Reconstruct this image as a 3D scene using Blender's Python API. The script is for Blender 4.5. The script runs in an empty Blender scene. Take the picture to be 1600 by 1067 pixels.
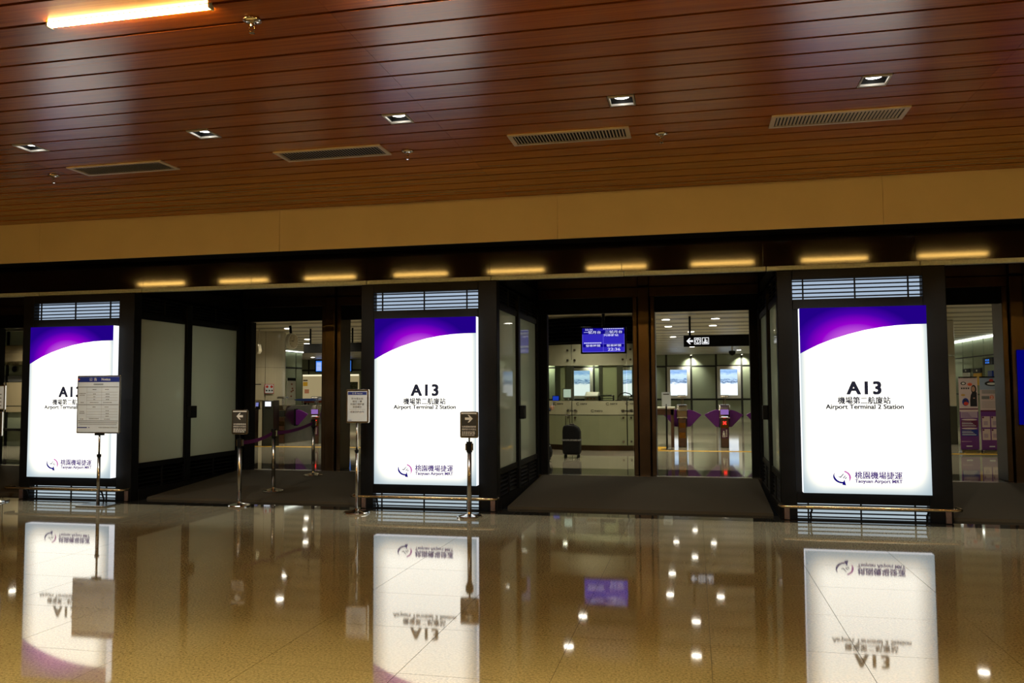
import bpy, bmesh, math, random
from mathutils import Matrix, Vector
random.seed(7)
S = bpy.context.scene
COL = S.collection

# ------------------------------------------------------------------ camera
CAM = (3.8507, -9.5913, 1.4622)
YAW, PITCH, ROLL, FPX = -0.2166, 0.05746, -0.00525, 1290.5
cy_, sy_, cp_, sp_ = math.cos(YAW), math.sin(YAW), math.cos(PITCH), math.sin(PITCH)
fwd = Vector((sy_ * cp_, cy_ * cp_, sp_))
right = Vector((cy_, -sy_, 0))
up = right.cross(fwd)
c_, s_ = math.cos(ROLL), math.sin(ROLL)
r2 = c_ * right + s_ * up
u2 = -s_ * right + c_ * up
cam_d = bpy.data.cameras.new('camera')
cam_d.sensor_width = 36.0
cam_d.lens = FPX / 1600.0 * 36.0
cam_d.clip_end = 200
cam = bpy.data.objects.new('camera', cam_d)
M = Matrix((r2, u2, -fwd)).transposed().to_4x4()
M.translation = Vector(CAM)
cam.matrix_world = M
COL.objects.link(cam)
S.camera = cam

# ------------------------------------------------------------------ world, exposure
w = bpy.data.worlds.new('world')
w.use_nodes = True
w.node_tree.nodes['Background'].inputs[0].default_value = (0.002, 0.002, 0.002, 1)
S.world = w
S.view_settings.view_transform = 'Standard'
S.view_settings.look = 'None'
S.view_settings.exposure = 0.0
S.view_settings.gamma = 1.0
S.view_settings.use_curve_mapping = False
S.cycles.use_denoising = True
S.cycles.max_bounces = 7
S.cycles.diffuse_bounces = 3
S.cycles.glossy_bounces = 4
S.cycles.adaptive_threshold = 0.02
S.cycles.sample_clamp_indirect = 4.0
S.cycles.caustics_reflective = False

# light levels of the place
LAMP_STRENGTH = 118.0                      # linear ceiling lamps of the concourse
LAMP_COLOUR = (1.0, 0.58, 0.14)
DOWN_W = 185.0                             # square downlights of the concourse
DOWN_COLOUR = (1.0, 0.95, 0.85)
CAN_FILL_W, CAN_FILL_COLOUR = 620.0, (1.0, 0.68, 0.25)   # unseen warm fill lights added to brighten the near floor
SIGN_CORE, SIGN_EDGE = 2.35, 0.95          # lit sign faces
PILLAR_FILL_W = 24.0                            # fill lights added inside the sign pillars to brighten the panes
HALL_W = 88.0                             # round downlights of the station hall
HALL_COLOUR = (1.0, 0.9, 0.66)

# ------------------------------------------------------------------ helpers
def lin(r, g, b):
    f = lambda c: (c / 255 / 12.92) if c / 255 <= 0.04045 else ((c / 255 + 0.055) / 1.055) ** 2.4
    return (f(r), f(g), f(b))

MATS = {}
def mat(name, col, rough=0.5, metal=0.0, ior=1.5, noise=0.0, nscale=8.0, stretch=(1, 1, 1), bump=0.0, coat=0.0, rnoise=0.0):
    if name in MATS: return MATS[name]
    m = bpy.data.materials.new(name); m.use_nodes = True
    nt = m.node_tree; b = nt.nodes['Principled BSDF']
    b.inputs['Base Color'].default_value = (*col, 1)
    b.inputs['Roughness'].default_value = rough
    b.inputs['Metallic'].default_value = metal
    b.inputs['IOR'].default_value = ior
    b.inputs['Coat Weight'].default_value = coat
    tc = nt.nodes.new('ShaderNodeTexCoord')
    mp = nt.nodes.new('ShaderNodeMapping'); mp.inputs['Scale'].default_value = stretch
    nt.links.new(tc.outputs['Object'], mp.inputs['Vector'])
    n = nt.nodes.new('ShaderNodeTexNoise'); n.inputs['Scale'].default_value = nscale; n.inputs['Detail'].default_value = 4
    nt.links.new(mp.outputs['Vector'], n.inputs['Vector'])
    if noise > 0:
        r = nt.nodes.new('ShaderNodeValToRGB')
        r.color_ramp.elements[0].position = 0.3; r.color_ramp.elements[1].position = 0.7
        r.color_ramp.elements[0].color = (*[c * (1 - noise) for c in col], 1)
        r.color_ramp.elements[1].color = (*[min(1, c * (1 + noise)) for c in col], 1)
        nt.links.new(n.outputs['Fac'], r.inputs['Fac']); nt.links.new(r.outputs['Color'], b.inputs['Base Color'])
    if bump > 0:
        bp = nt.nodes.new('ShaderNodeBump'); bp.inputs['Strength'].default_value = bump; bp.inputs['Distance'].default_value = 0.01
        nt.links.new(n.outputs['Fac'], bp.inputs['Height']); nt.links.new(bp.outputs['Normal'], b.inputs['Normal'])
    if rnoise > 0:
        mr = nt.nodes.new('ShaderNodeMapRange'); mr.inputs['To Min'].default_value = max(0.0, rough - rnoise); mr.inputs['To Max'].default_value = rough + rnoise
        nt.links.new(n.outputs['Fac'], mr.inputs['Value']); nt.links.new(mr.outputs['Result'], b.inputs['Roughness'])
    MATS[name] = m
    return m

def emit(name, col, strength=1.0):
    if name in MATS: return MATS[name]
    m = bpy.data.materials.new(name); m.use_nodes = True
    nt = m.node_tree; nt.nodes.remove(nt.nodes['Principled BSDF'])
    e = nt.nodes.new('ShaderNodeEmission'); e.inputs['Color'].default_value = (*col, 1); e.inputs['Strength'].default_value = strength
    nt.links.new(e.outputs[0], nt.nodes['Material Output'].inputs['Surface'])
    MATS[name] = m
    return m

class MB:
    def __init__(s): s.v = []; s.f = []
    def add(s, vs, fs):
        o = len(s.v); s.v += [tuple(v) for v in vs]; s.f += [tuple(i + o for i in f) for f in fs]; return s
    def box(s, x0, x1, y0, y1, z0, z1):
        return s.add([(x0, y0, z0), (x1, y0, z0), (x1, y1, z0), (x0, y1, z0), (x0, y0, z1), (x1, y0, z1), (x1, y1, z1), (x0, y1, z1)],
                     [(0, 3, 2, 1), (4, 5, 6, 7), (0, 1, 5, 4), (1, 2, 6, 5), (2, 3, 7, 6), (3, 0, 4, 7)])
    def frame(s, x0, x1, z0, z1, t, y0, y1):
        s.box(x0, x0 + t, y0, y1, z0, z1); s.box(x1 - t, x1, y0, y1, z0, z1)
        s.box(x0 + t, x1 - t, y0, y1, z0, z0 + t); s.box(x0 + t, x1 - t, y0, y1, z1 - t, z1); return s
    def prism(s, pts, axis, a0, a1):
        n = len(pts)
        if axis == 'y': P = lambda p, a: (p[0], a, p[1])
        elif axis == 'x': P = lambda p, a: (a, p[0], p[1])
        else: P = lambda p, a: (p[0], p[1], a)
        vs = [P(p, a0) for p in pts] + [P(p, a1) for p in pts]
        fs = [tuple(range(n))[::-1], tuple(range(n, 2 * n))] + [(i, (i + 1) % n, n + (i + 1) % n, n + i) for i in range(n)]
        return s.add(vs, fs)
    def flat(s, pts, y):                     # thin print facing -y
        n = len(pts); return s.add([(p[0], y, p[1]) for p in pts], [tuple(range(n))])
    def rect(s, x0, x1, z0, z1, y): return s.flat([(x0, z0), (x1, z0), (x1, z1), (x0, z1)], y)
    def tube(s, pts, r, n=10, cap=True):
        pts = [Vector(p) for p in pts]; rings = []
        rs = r if isinstance(r, (list, tuple)) else [r] * len(pts)
        for i, p in enumerate(pts):
            d = (pts[min(i + 1, len(pts) - 1)] - pts[max(i - 1, 0)]).normalized()
            a = d.orthogonal().normalized() if abs(d.z) > .99 else d.cross(Vector((0, 0, 1))).normalized()
            b = d.cross(a).normalized()
            rings.append([p + rs[i] * (math.cos(2 * math.pi * k / n) * a + math.sin(2 * math.pi * k / n) * b) for k in range(n)])
        vs = [v for R_ in rings for v in R_]; fs = []
        for i in range(len(pts) - 1):
            for k in range(n):
                fs.append((i * n + k, i * n + (k + 1) % n, (i + 1) * n + (k + 1) % n, (i + 1) * n + k))
        if cap: fs += [tuple(range(n))[::-1], tuple((len(pts) - 1) * n + k for k in range(n))]
        return s.add(vs, fs)
    def lathe(s, prof, c=(0, 0, 0), n=24):
        vs = []; fs = []
        for r, z in prof:
            for k in range(n):
                a = 2 * math.pi * k / n; vs.append((c[0] + r * math.cos(a), c[1] + r * math.sin(a), c[2] + z))
        for i in range(len(prof) - 1):
            for k in range(n): fs.append((i * n + k, i * n + (k + 1) % n, (i + 1) * n + (k + 1) % n, (i + 1) * n + k))
        fs += [tuple(range(n))[::-1], tuple((len(prof) - 1) * n + k for k in range(n))]
        return s.add(vs, fs)
    def mesh(s, name):
        me = bpy.data.meshes.new(name); me.from_pydata(s.v, [], s.f); me.validate(); me.update()
        bm = bmesh.new(); bm.from_mesh(me)
        vol = [f for f in bm.faces]
        bmesh.ops.recalc_face_normals(bm, faces=vol); bm.to_mesh(me); bm.free()
        return me
    def build(s, name, m, parent=None, smooth=False, bevel=0.0, loc=None):
        me = s.mesh(name); me.materials.append(m)
        if smooth:
            for p in me.polygons: p.use_smooth = len(p.vertices) <= 4
        return link(name, me, parent, bevel, loc)

def link(name, me, parent=None, bevel=0.0, loc=None):
    o = bpy.data.objects.new(name, me); COL.objects.link(o)
    if parent is not None: o.parent = parent
    if loc is not None: o.location = loc
    if bevel > 0:
        bv = o.modifiers.new('bevel', 'BEVEL'); bv.width = bevel; bv.segments = 2; bv.limit_method = 'ANGLE'
    return o

def thing(name, label, cat, loc=(0, 0, 0), rz=0.0, group=None):
    o = bpy.data.objects.new(name, None); o.empty_display_size = 0.1; COL.objects.link(o)
    o.location = loc; o.rotation_euler = (0, 0, rz); o['label'] = label; o['category'] = cat
    if group: o['group'] = group
    return o
def tag(o, label, cat, group=None):
    o['label'] = label; o['category'] = cat
    if group: o['group'] = group
    return o
def struct(o, label=None):
    o['kind'] = 'structure'
    if label: o['label'] = label
    return o
def sroot(name, label, loc=(0, 0, 0)):
    o = bpy.data.objects.new(name, None); COL.objects.link(o); o.location = loc; return struct(o, label)
def copy_tree(o, parent=None):
    c = o.copy(); COL.objects.link(c); c.parent = parent
    for ch in list(o.children): copy_tree(ch, c)
    return c
def ordinal(i): return ['first', 'second', 'third', 'fourth', 'fifth', 'sixth', 'seventh', 'eighth', 'ninth', 'tenth', 'eleventh', 'twelfth', 'thirteenth', 'fourteenth', 'fifteenth', 'sixteenth', 'seventeenth', 'eighteenth', 'nineteenth', 'twentieth'][i]

_tm = {}
def text(s, width=None, height=None, bold=0.0, spacing=1.0, thick=0.0):
    """mesh of the writing s, lying in x/z and facing -y, centred on x, base line z = 0"""
    cu = bpy.data.curves.new('lettering', 'FONT'); cu.body = s; cu.size = 1.0; cu.align_x = 'CENTER'
    cu.offset = bold; cu.space_character = spacing; cu.resolution_u = 3; cu.fill_mode = 'FRONT'
    o = bpy.data.objects.new('lettering', cu); COL.objects.link(o)
    bpy.context.view_layer.update()
    dg = bpy.context.evaluated_depsgraph_get()
    me = bpy.data.meshes.new_from_object(o.evaluated_get(dg))
    bpy.data.objects.remove(o); bpy.data.curves.remove(cu)
    if not len(me.vertices): return me
    xs = [v.co.x for v in me.vertices]; ys = [v.co.y for v in me.vertices]
    x0, x1, y0, y1 = min(xs), max(xs), min(ys), max(ys)
    k = width / (x1 - x0) if width else height / (y1 - y0)
    kz = height / (y1 - y0) if height else k
    for v in me.vertices:
        v.co = ((v.co.x - (x0 + x1) / 2) * k, 0, (v.co.y - y0) * kz)
    me.update()
    if thick > 0:                            # heavier strokes: the same letters laid four times, a hair apart
        vs = []; fs = []
        for q, (dx, dz) in enumerate(((-thick, -thick * .6), (thick, -thick * .6), (-thick, thick * .6), (thick, thick * .6))):
            o_ = len(vs); vs += [(v.co.x + dx, -.00008 * q, v.co.z + dz) for v in me.vertices]
            fs += [tuple(i + o_ for i in p_.vertices) for p_ in me.polygons]
        m2 = bpy.data.meshes.new('lettering'); m2.from_pydata(vs, [], fs); m2.update(); bpy.data.meshes.remove(me); me = m2
    return me
def put_text(s, x, y, z, m, parent, name='lettering', **kw):
    me = text(s, **kw); me.materials.clear(); me.materials.append(m); me.name = name
    return link(name, me, parent, loc=(x, y, z))

# ------------------------------------------------------------------ materials
def granite(name, a, b_, rough, ior, scale=170.0):
    m = mat(name, a, rough=rough, ior=ior)
    nt = m.node_tree; b = nt.nodes['Principled BSDF']; tc = [n for n in nt.nodes if n.type == 'TEX_COORD'][0]
    geo = nt.nodes.new('ShaderNodeNewGeometry')
    v = nt.nodes.new('ShaderNodeTexNoise'); v.inputs['Scale'].default_value = scale; v.inputs['Detail'].default_value = 2.0
    n2 = nt.nodes.new('ShaderNodeTexNoise'); n2.inputs['Scale'].default_value = scale * .28; n2.inputs['Detail'].default_value = 3.0
    n3 = nt.nodes.new('ShaderNodeTexNoise'); n3.inputs['Scale'].default_value = 1.1; n3.inputs['Detail'].default_value = 3.0
    for n in (v, n2, n3): nt.links.new(geo.outputs['Position'], n.inputs['Vector'])
    mx = nt.nodes.new('ShaderNodeMath'); mx.operation = 'ADD'; nt.links.new(v.outputs['Fac'], mx.inputs[0]); nt.links.new(n2.outputs['Fac'], mx.inputs[1])
    m2 = nt.nodes.new('ShaderNodeMath'); m2.operation = 'MULTIPLY_ADD'; m2.inputs[1].default_value = 0.5; m2.inputs[2].default_value = 0.0
    nt.links.new(mx.outputs[0], m2.inputs[0])
    r = nt.nodes.new('ShaderNodeValToRGB')
    r.color_ramp.elements[0].position = 0.38; r.color_ramp.elements[0].color = (*b_, 1)
    r.color_ramp.elements[1].position = 0.58; r.color_ramp.elements[1].color = (*a, 1)
    nt.links.new(m2.outputs[0], r.inputs['Fac'])
    hs = nt.nodes.new('ShaderNodeHueSaturation')
    mr = nt.nodes.new('ShaderNodeMapRange'); mr.inputs['To Min'].default_value = .82; mr.inputs['To Max'].default_value = 1.18
    nt.links.new(n3.outputs['Fac'], mr.inputs['Value']); nt.links.new(mr.outputs['Result'], hs.inputs['Value'])
    nt.links.new(r.outputs['Color'], hs.inputs['Color']); nt.links.new(hs.outputs['Color'], b.inputs['Base Color'])
    return m

M_GRAN = granite('polished_granite', (0.36, 0.345, 0.245), (0.16, 0.15, 0.105), 0.04, 2.2, 260.0)
M_GROUT = mat('dark_grout', (0.03, 0.027, 0.022), .6)
M_DARKSTONE = mat('dark_polished_stone', (0.018, 0.017, 0.014), .04, ior=1.6, noise=.4, nscale=60)
def wood():
    m = mat('ceiling_wood', (0.3, 0.08, 0.02), rough=.36, ior=1.55)
    nt = m.node_tree; b = nt.nodes['Principled BSDF']
    geo = nt.nodes.new('ShaderNodeNewGeometry'); oi = nt.nodes.new('ShaderNodeObjectInfo')
    mp = nt.nodes.new('ShaderNodeMapping'); mp.inputs['Scale'].default_value = (.55, 26, 26)
    nt.links.new(geo.outputs['Position'], mp.inputs['Vector'])
    n = nt.nodes.new('ShaderNodeTexNoise'); n.inputs['Scale'].default_value = 1.6; n.inputs['Detail'].default_value = 6; n.inputs['Distortion'].default_value = .6
    nt.links.new(mp.outputs['Vector'], n.inputs['Vector'])
    r = nt.nodes.new('ShaderNodeValToRGB')
    r.color_ramp.elements[0].position = .3; r.color_ramp.elements[0].color = (0.25, 0.062, 0.004, 1)
    r.color_ramp.elements[1].position = .72; r.color_ramp.elements[1].color = (0.39, 0.108, 0.006, 1)
    nt.links.new(n.outputs['Fac'], r.inputs['Fac'])
    hs = nt.nodes.new('ShaderNodeHueSaturation'); mr = nt.nodes.new('ShaderNodeMapRange')
    mr.inputs['To Min'].default_value = .9; mr.inputs['To Max'].default_value = 1.1
    nt.links.new(oi.outputs['Random'], mr.inputs['Value']); nt.links.new(mr.outputs['Result'], hs.inputs['Value'])
    nt.links.new(r.outputs['Color'], hs.inputs['Color']); nt.links.new(hs.outputs['Color'], b.inputs['Base Color'])
    rr = nt.nodes.new('ShaderNodeMapRange'); rr.inputs['To Min'].default_value = .2; rr.inputs['To Max'].default_value = .29
    nt.links.new(n.outputs['Fac'], rr.inputs['Value']); nt.links.new(rr.outputs['Result'], b.inputs['Roughness'])
    return m
M_WOOD = wood()
M_GAP = mat('ceiling_void', (0.012, 0.006, 0.004), .8)
M_BEIGE = mat('beige_board', (0.58, 0.48, 0.31), .6, noise=.05, nscale=1.5)
M_BLACKGLASS = mat('black_gloss_panel', (0.003, 0.002, 0.0015), .062, ior=1.36, rnoise=.01, nscale=3)
M_ALU = mat('brushed_aluminium', (0.42, 0.50, 0.54), .45, metal=0.2, noise=.12, nscale=40)
M_BLACK = mat('black_coated_metal', (0.004, 0.0045, 0.005), .48, ior=1.22, noise=.2, nscale=5)
M_BLACKM = mat('matt_black', (0.005, 0.005, 0.005), .7, ior=1.25, noise=.2, nscale=9)
M_GLOSSBLACK = mat('canopy_gloss', (0.012, 0.013, 0.011), .12, ior=1.6, noise=.2, nscale=2)
M_BRONZE = mat('bronze_steel', (0.085, 0.06, 0.038), .33, metal=1.0, noise=.15, nscale=3, rnoise=.06)
M_STEEL = mat('stainless_steel', (0.40, 0.39, 0.37), .22, metal=1.0, noise=.06, nscale=12)
M_GATE = mat('gate_steel', (0.17, 0.145, 0.10), .28, metal=1.0, noise=.12, nscale=4)
M_CHROME = mat('chrome', (0.72, 0.69, 0.65), .08, metal=1.0, noise=.04, nscale=12)
M_BRASS = mat('warm_steel_rail', (0.55, 0.44, 0.27), .24, metal=1.0, noise=.08, nscale=15)
M_CARPET = mat('entrance_mat', (0.030, 0.023, 0.010), .95, noise=.35, nscale=220, bump=.3)
def milky():
    m = mat('milky_glass', (0.42, 0.43, 0.35), .03, ior=1.55, noise=.1, nscale=.9)
    nt = m.node_tree; b = nt.nodes['Principled BSDF']
    tr = nt.nodes.new('ShaderNodeBsdfTranslucent'); tr.inputs['Color'].default_value = (.55, .56, .46, 1)
    mx = nt.nodes.new('ShaderNodeMixShader'); mx.inputs[0].default_value = .4
    nt.links.new(b.outputs[0], mx.inputs[1]); nt.links.new(tr.outputs[0], mx.inputs[2])
    nt.links.new(mx.outputs[0], nt.nodes['Material Output'].inputs['Surface']); return m
M_PANE = milky()
M_HALLFLOOR = mat('hall_stone', (0.40, 0.37, 0.29), .05, ior=1.6, noise=.06, nscale=30)
M_HALLDARK = mat('hall_dark_stone', (0.05, 0.048, 0.04), .05, ior=1.6, noise=.3, nscale=40)
M_SLAT = mat('hall_ceiling_slat', (0.55, 0.50, 0.38), .35, noise=.1, nscale=2)
M_SLATPALE = mat('hall_ceiling_inset', (0.62, 0.66, 0.78), .25, noise=.1, nscale=4)
M_WALLGLASS = mat('green_grey_wall_glass', (0.29, 0.33, 0.235), .1, noise=.06, nscale=1.0)
M_WALLJOINT = mat('dark_wall_joint', (0.012, 0.012, 0.01), .6)
M_COLUMN = mat('cream_cladding', (0.50, 0.45, 0.33), .16, noise=.05, nscale=1.5)
M_WHITE = mat('white_paint', (0.62, 0.61, 0.55), .5, noise=.04, nscale=6)
M_PAPER = mat('notice_paper', (0.56, 0.64, 0.70), .55, noise=.03, nscale=6)
M_NAVY = mat('navy_print', (0.012, 0.03, 0.22), .4)
M_INK = mat('black_ink', (0.02, 0.02, 0.022), .6)
M_GREYINK = mat('grey_ink', (0.16, 0.165, 0.17), .6)
M_WHITEINK = mat('white_ink', (0.65, 0.66, 0.62), .5)
M_REDINK = mat('red_ink', (0.5, 0.04, 0.02), .5)
M_ORANGE = mat('orange_print', (0.62, 0.12, 0.05), .5)
M_YELLOW = mat('yellow_paint', (0.72, 0.42, 0.02), .5, noise=.1, nscale=5)
M_BELT = mat('purple_webbing', (0.12, 0.008, 0.13), .75, noise=.15, nscale=80)
M_FLAP = mat('purple_gate_flap', (0.105, 0.012, 0.17), .35, noise=.08, nscale=3)
M_FROST = mat('frosted_pale_glass', (0.47, 0.48, 0.35), .22, noise=.04, nscale=2)
M_FROSTG = mat('frosted_green_glass', (0.27, 0.30, 0.19), .18, noise=.04, nscale=2)
M_AMBER = mat('amber_steel', (0.46, 0.25, 0.07), .18, metal=1.0, noise=.35, nscale=6)
M_BROWN = mat('brown_wood', (0.10, 0.045, 0.025), .45, noise=.2, nscale=12)
M_SUIT = mat('black_luggage', (0.006, 0.0065, 0.009), .65, ior=1.3, noise=.3, nscale=60, bump=.1)
M_PLATE = mat('bolted_plate', (0.20, 0.14, 0.12), .35, metal=.6, noise=.2, nscale=20)
M_PURPLE = mat('purple_print', (0.12, 0.03, 0.2), .5)
M_PLUM = mat('plum_print', (0.1, 0.01, 0.05), .5)
M_LILAC = mat('lilac_print', (0.36, 0.27, 0.36), .5)
M_PINK = mat('pale_pink_print', (0.52, 0.42, 0.42), .5)
M_SKIN = mat('skin', (0.42, 0.24, 0.16), .55, noise=.06, nscale=30)
M_HAIR = mat('dark_hair', (0.012, 0.009, 0.008), .4, noise=.3, nscale=60)
M_COAT = mat('dark_blue_coat', (0.012, 0.025, 0.055), .8, noise=.25, nscale=40)
M_TROUSER = mat('black_trousers', (0.010, 0.010, 0.013), .85, noise=.25, nscale=40)

def thin_glass():
    m = bpy.data.materials.new('clear_glass'); m.use_nodes = True; nt = m.node_tree
    nt.nodes.remove(nt.nodes['Principled BSDF'])
    t = nt.nodes.new('ShaderNodeBsdfTransparent'); t.inputs['Color'].default_value = (.86, .9, .84, 1)
    g = nt.nodes.new('ShaderNodeBsdfGlossy'); g.inputs['Roughness'].default_value = .02
    fr = nt.nodes.new('ShaderNodeFresnel'); fr.inputs['IOR'].default_value = 1.3
    mx = nt.nodes.new('ShaderNodeMixShader')
    nt.links.new(fr.outputs[0], mx.inputs[0]); nt.links.new(t.outputs[0], mx.inputs[1]); nt.links.new(g.outputs[0], mx.inputs[2])
    nt.links.new(mx.outputs[0], nt.nodes['Material Output'].inputs['Surface']); return m
M_GLASS = thin_glass()

def sign_white():
    """back-lit face: tubes behind the middle, less light near the rim of the box"""
    m = bpy.data.materials.new('backlit_face'); m.use_nodes = True; nt = m.node_tree
    nt.nodes.remove(nt.nodes['Principled BSDF'])
    tc = nt.nodes.new('ShaderNodeTexCoord'); sp = nt.nodes.new('ShaderNodeSeparateXYZ')
    nt.links.new(tc.outputs['Object'], sp.inputs[0])
    def edge(out, lo, hi, soft):
        a = nt.nodes.new('ShaderNodeMapRange'); a.interpolation_type = 'SMOOTHSTEP'
        a.inputs['From Min'].default_value = lo; a.inputs['From Max'].default_value = lo + soft
        b = nt.nodes.new('ShaderNodeMapRange'); b.interpolation_type = 'SMOOTHSTEP'
        b.inputs['From Min'].default_value = hi; b.inputs['From Max'].default_value = hi - soft
        nt.links.new(out, a.inputs['Value']); nt.links.new(out, b.inputs['Value'])
        x = nt.nodes.new('ShaderNodeMath'); x.operation = 'MULTIPLY'
        nt.links.new(a.outputs[0], x.inputs[0]); nt.links.new(b.outputs[0], x.inputs[1]); return x.outputs[0]
    ex = edge(sp.outputs['X'], -.06, 1.358, .30); ez = edge(sp.outputs['Z'], .25, 2.40, .38)
    mu = nt.nodes.new('ShaderNodeMath'); mu.operation = 'MULTIPLY'; nt.links.new(ex, mu.inputs[0]); nt.links.new(ez, mu.inputs[1])
    st = nt.nodes.new('ShaderNodeMapRange'); st.inputs['To Min'].default_value = SIGN_EDGE * .62; st.inputs['To Max'].default_value = SIGN_CORE
    nt.links.new(mu.outputs[0], st.inputs['Value'])
    cr = nt.nodes.new('ShaderNodeValToRGB')
    cr.color_ramp.elements[0].color = (.72, .90, 1.0, 1); cr.color_ramp.elements[1].color = (1.0, .97, .85, 1); cr.color_ramp.elements[1].position = .35
    nt.links.new(mu.outputs[0], cr.inputs['Fac'])
    e = nt.nodes.new('ShaderNodeEmission'); nt.links.new(cr.outputs['Color'], e.inputs['Color']); nt.links.new(st.outputs[0], e.inputs['Strength'])
    nt.links.new(e.outputs[0], nt.nodes['Material Output'].inputs['Surface']); return m
M_SIGN = sign_white()
M_SIGNSIDE = emit('backlit_side', (.92, .95, 1.0), 1.25)
def sign_purple():
    m = bpy.data.materials.new('backlit_purple'); m.use_nodes = True; nt = m.node_tree
    nt.nodes.remove(nt.nodes['Principled BSDF'])
    tc = nt.nodes.new('ShaderNodeTexCoord'); mp = nt.nodes.new('ShaderNodeMapping')
    mp.inputs['Location'].default_value = (-.58 / .66, 0, -1.90 / .46); mp.inputs['Scale'].default_value = (1 / .66, 0.0, 1 / .46)
    nt.links.new(tc.outputs['Object'], mp.inputs['Vector'])
    ln = nt.nodes.new('ShaderNodeVectorMath'); ln.operation = 'LENGTH'; nt.links.new(mp.outputs[0], ln.inputs[0])
    r = nt.nodes.new('ShaderNodeValToRGB'); el = r.color_ramp.elements
    el[0].position = .38; el[0].color = (*lin(190, 84, 220), 1)
    el[1].position = 1.0; el[1].color = (*lin(34, 0, 132), 1)
    a = el.new(.56); a.color = (*lin(150, 0, 205), 1)
    a = el.new(.8); a.color = (*lin(72, 0, 170), 1)
    nt.links.new(ln.outputs['Value'], r.inputs['Fac'])
    e = nt.nodes.new('ShaderNodeEmission'); nt.links.new(r.outputs['Color'], e.inputs['Color']); e.inputs['Strength'].default_value = 1.0
    nt.links.new(e.outputs[0], nt.nodes['Material Output'].inputs['Surface']); return m
M_SIGNPURPLE = sign_purple()
M_GRILLEGLOW = emit('grille_backlight', (.62, .78, 1.0), .62)
M_GRILLEGLOW2 = emit('grille_backlight_low', (.70, .85, .95), .60)
M_TEXTDARK = emit('backlit_dark_print', lin(40, 40, 52), 1.0)
M_TEXTGREY = emit('backlit_grey_print', lin(50, 50, 56), 1.0)
M_TEXTVIOLET = emit('backlit_violet_print', lin(84, 66, 130), 1.0)
M_EMBBLUE = emit('backlit_navy_print', lin(18, 10, 120), 1.0)
M_EMBPINK = emit('backlit_pink_print', lin(196, 100, 176), 1.0)
M_EMBGREY = emit('backlit_slate_print', lin(60, 66, 100), 1.0)
M_SCREENBLUE = emit('display_blue', lin(54, 44, 200), .85)
M_SCREENNAVY = emit('display_navy', lin(16, 8, 140), .85)
M_SCREENTEXT = emit('display_text', lin(214, 214, 255), 1.0)
M_SCREENLINE = emit('display_line', lin(110, 104, 235), 1.0)
M_LCD = emit('lcd_blue', lin(60, 130, 235), 1.0)
M_LCDWHITE = emit('lcd_white', (0.9, 0.93, 1.0), 1.1)
M_LCDPALE = emit('lcd_pale', lin(205, 220, 205), .8)
M_BLUEREFLECTION = emit('deep_blue_reflection', lin(4, 2, 140), .6)  # glow colour standing in for the blue reflection on the door column
M_RED = emit('red_led', (1.0, .03, .02), 2.2)
M_LAMPDISC = emit('hall_lamp', (1.0, .93, .78), 14.0)
M_DOWNDISC = emit('downlight_lens', (1.0, .97, .9), 9.0)
M_TUBE = emit('linear_lamp', LAMP_COLOUR, LAMP_STRENGTH)
M_TUBEFILL = emit('linear_fill_lamp', LAMP_COLOUR, LAMP_STRENGTH * .8)
M_COVE = emit('cove_light', (.95, 1.0, .88), 5.0)

# ================================================================== CONCOURSE SHELL
CZ = 3.7712
PX0, PX1, PY0 = -12.0, 15.0, -16.0
fl = MB().box(PX0, PX1, PY0, -.1, -.3, -.005).build('floor', M_GROUT); struct(fl, 'polished speckled brown granite concourse floor')
T = .794; gx0, gy0 = -.055, -.70 - .794
tile_me = MB().box(.0015, T - .0015, .0015, T - .0015, -.05, 0).mesh('floor_tile'); tile_me.materials.append(M_GRAN)
for i in range(-11, 15):
    for j in range(0, 10):
        link('floor_tile', tile_me, fl, loc=(gx0 + i * T, gy0 - j * T, 0))
edge_me = MB().box(.0015, T - .0015, .0015, .5985, -.05, 0).mesh('floor_tile'); edge_me.materials.append(M_GRAN)
for i in range(-11, 15): link('floor_tile', edge_me, fl, loc=(gx0 + i * T, -.70, 0))
rest = MB()
rest.box(PX0, gx0 - 11 * T, PY0, -.1, -.05, 0); rest.box(gx0 + 15 * T, PX1, PY0, -.1, -.05, 0)
rest.box(gx0 - 11 * T, gx0 + 15 * T, PY0, gy0 - 9 * T, -.05, 0)
o = rest.build('floor_tile_field', M_GRAN, fl); o['kind'] = 'stuff'
band = MB().box(PX0, PX1, -.1, .36, -.3, -.001).build('trim_1', M_DARKSTONE); struct(band, 'dark polished stone strip along the entrance')

# ceiling of wood planks
PW = .2643
JX0, JL = 1.71, 4.34
ce = MB().box(PX0, PX1, PY0, 0.0, CZ + .05, CZ + .3).build('ceiling', M_GAP); struct(ce, 'ceiling of long glossy red-brown wood planks')
DOWNX = [-2.26, -.43, 1.42, 3.32, 5.22]
DROW = 11
plank_me = MB().box(.001, JL - .001, -PW + .028, 0, CZ, CZ + .04).mesh('plank'); plank_me.materials.append(M_WOOD)
def plank_seg(x0, x1, row):
    MB().box(x0 + .001, x1 - .001, -PW + .028, 0, CZ, CZ + .04).build('plank', M_WOOD, ce, loc=(0, -row * PW, 0))
nrows = 30
for row in range(nrows):
    for k in range(-3, 4):
        x0 = JX0 + (k - 1) * JL
        if row != DROW: link('plank', plank_me, ce, loc=(x0, -row * PW, 0))
        else:
            cuts = [d for d in DOWNX + [7.1, 9.0, -4.1] if x0 < d < x0 + JL]; a = x0
            for d in sorted(cuts): plank_seg(a, d - .108, row); a = d + .108
            plank_seg(a, x0 + JL, row)
rest = MB()
for row in range(nrows, 61): rest.box(PX0, PX1, -row * PW - PW + .028, -row * PW, CZ, CZ + .04)
o = rest.build('plank_field', M_WOOD, ce); o['kind'] = 'stuff'

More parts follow.
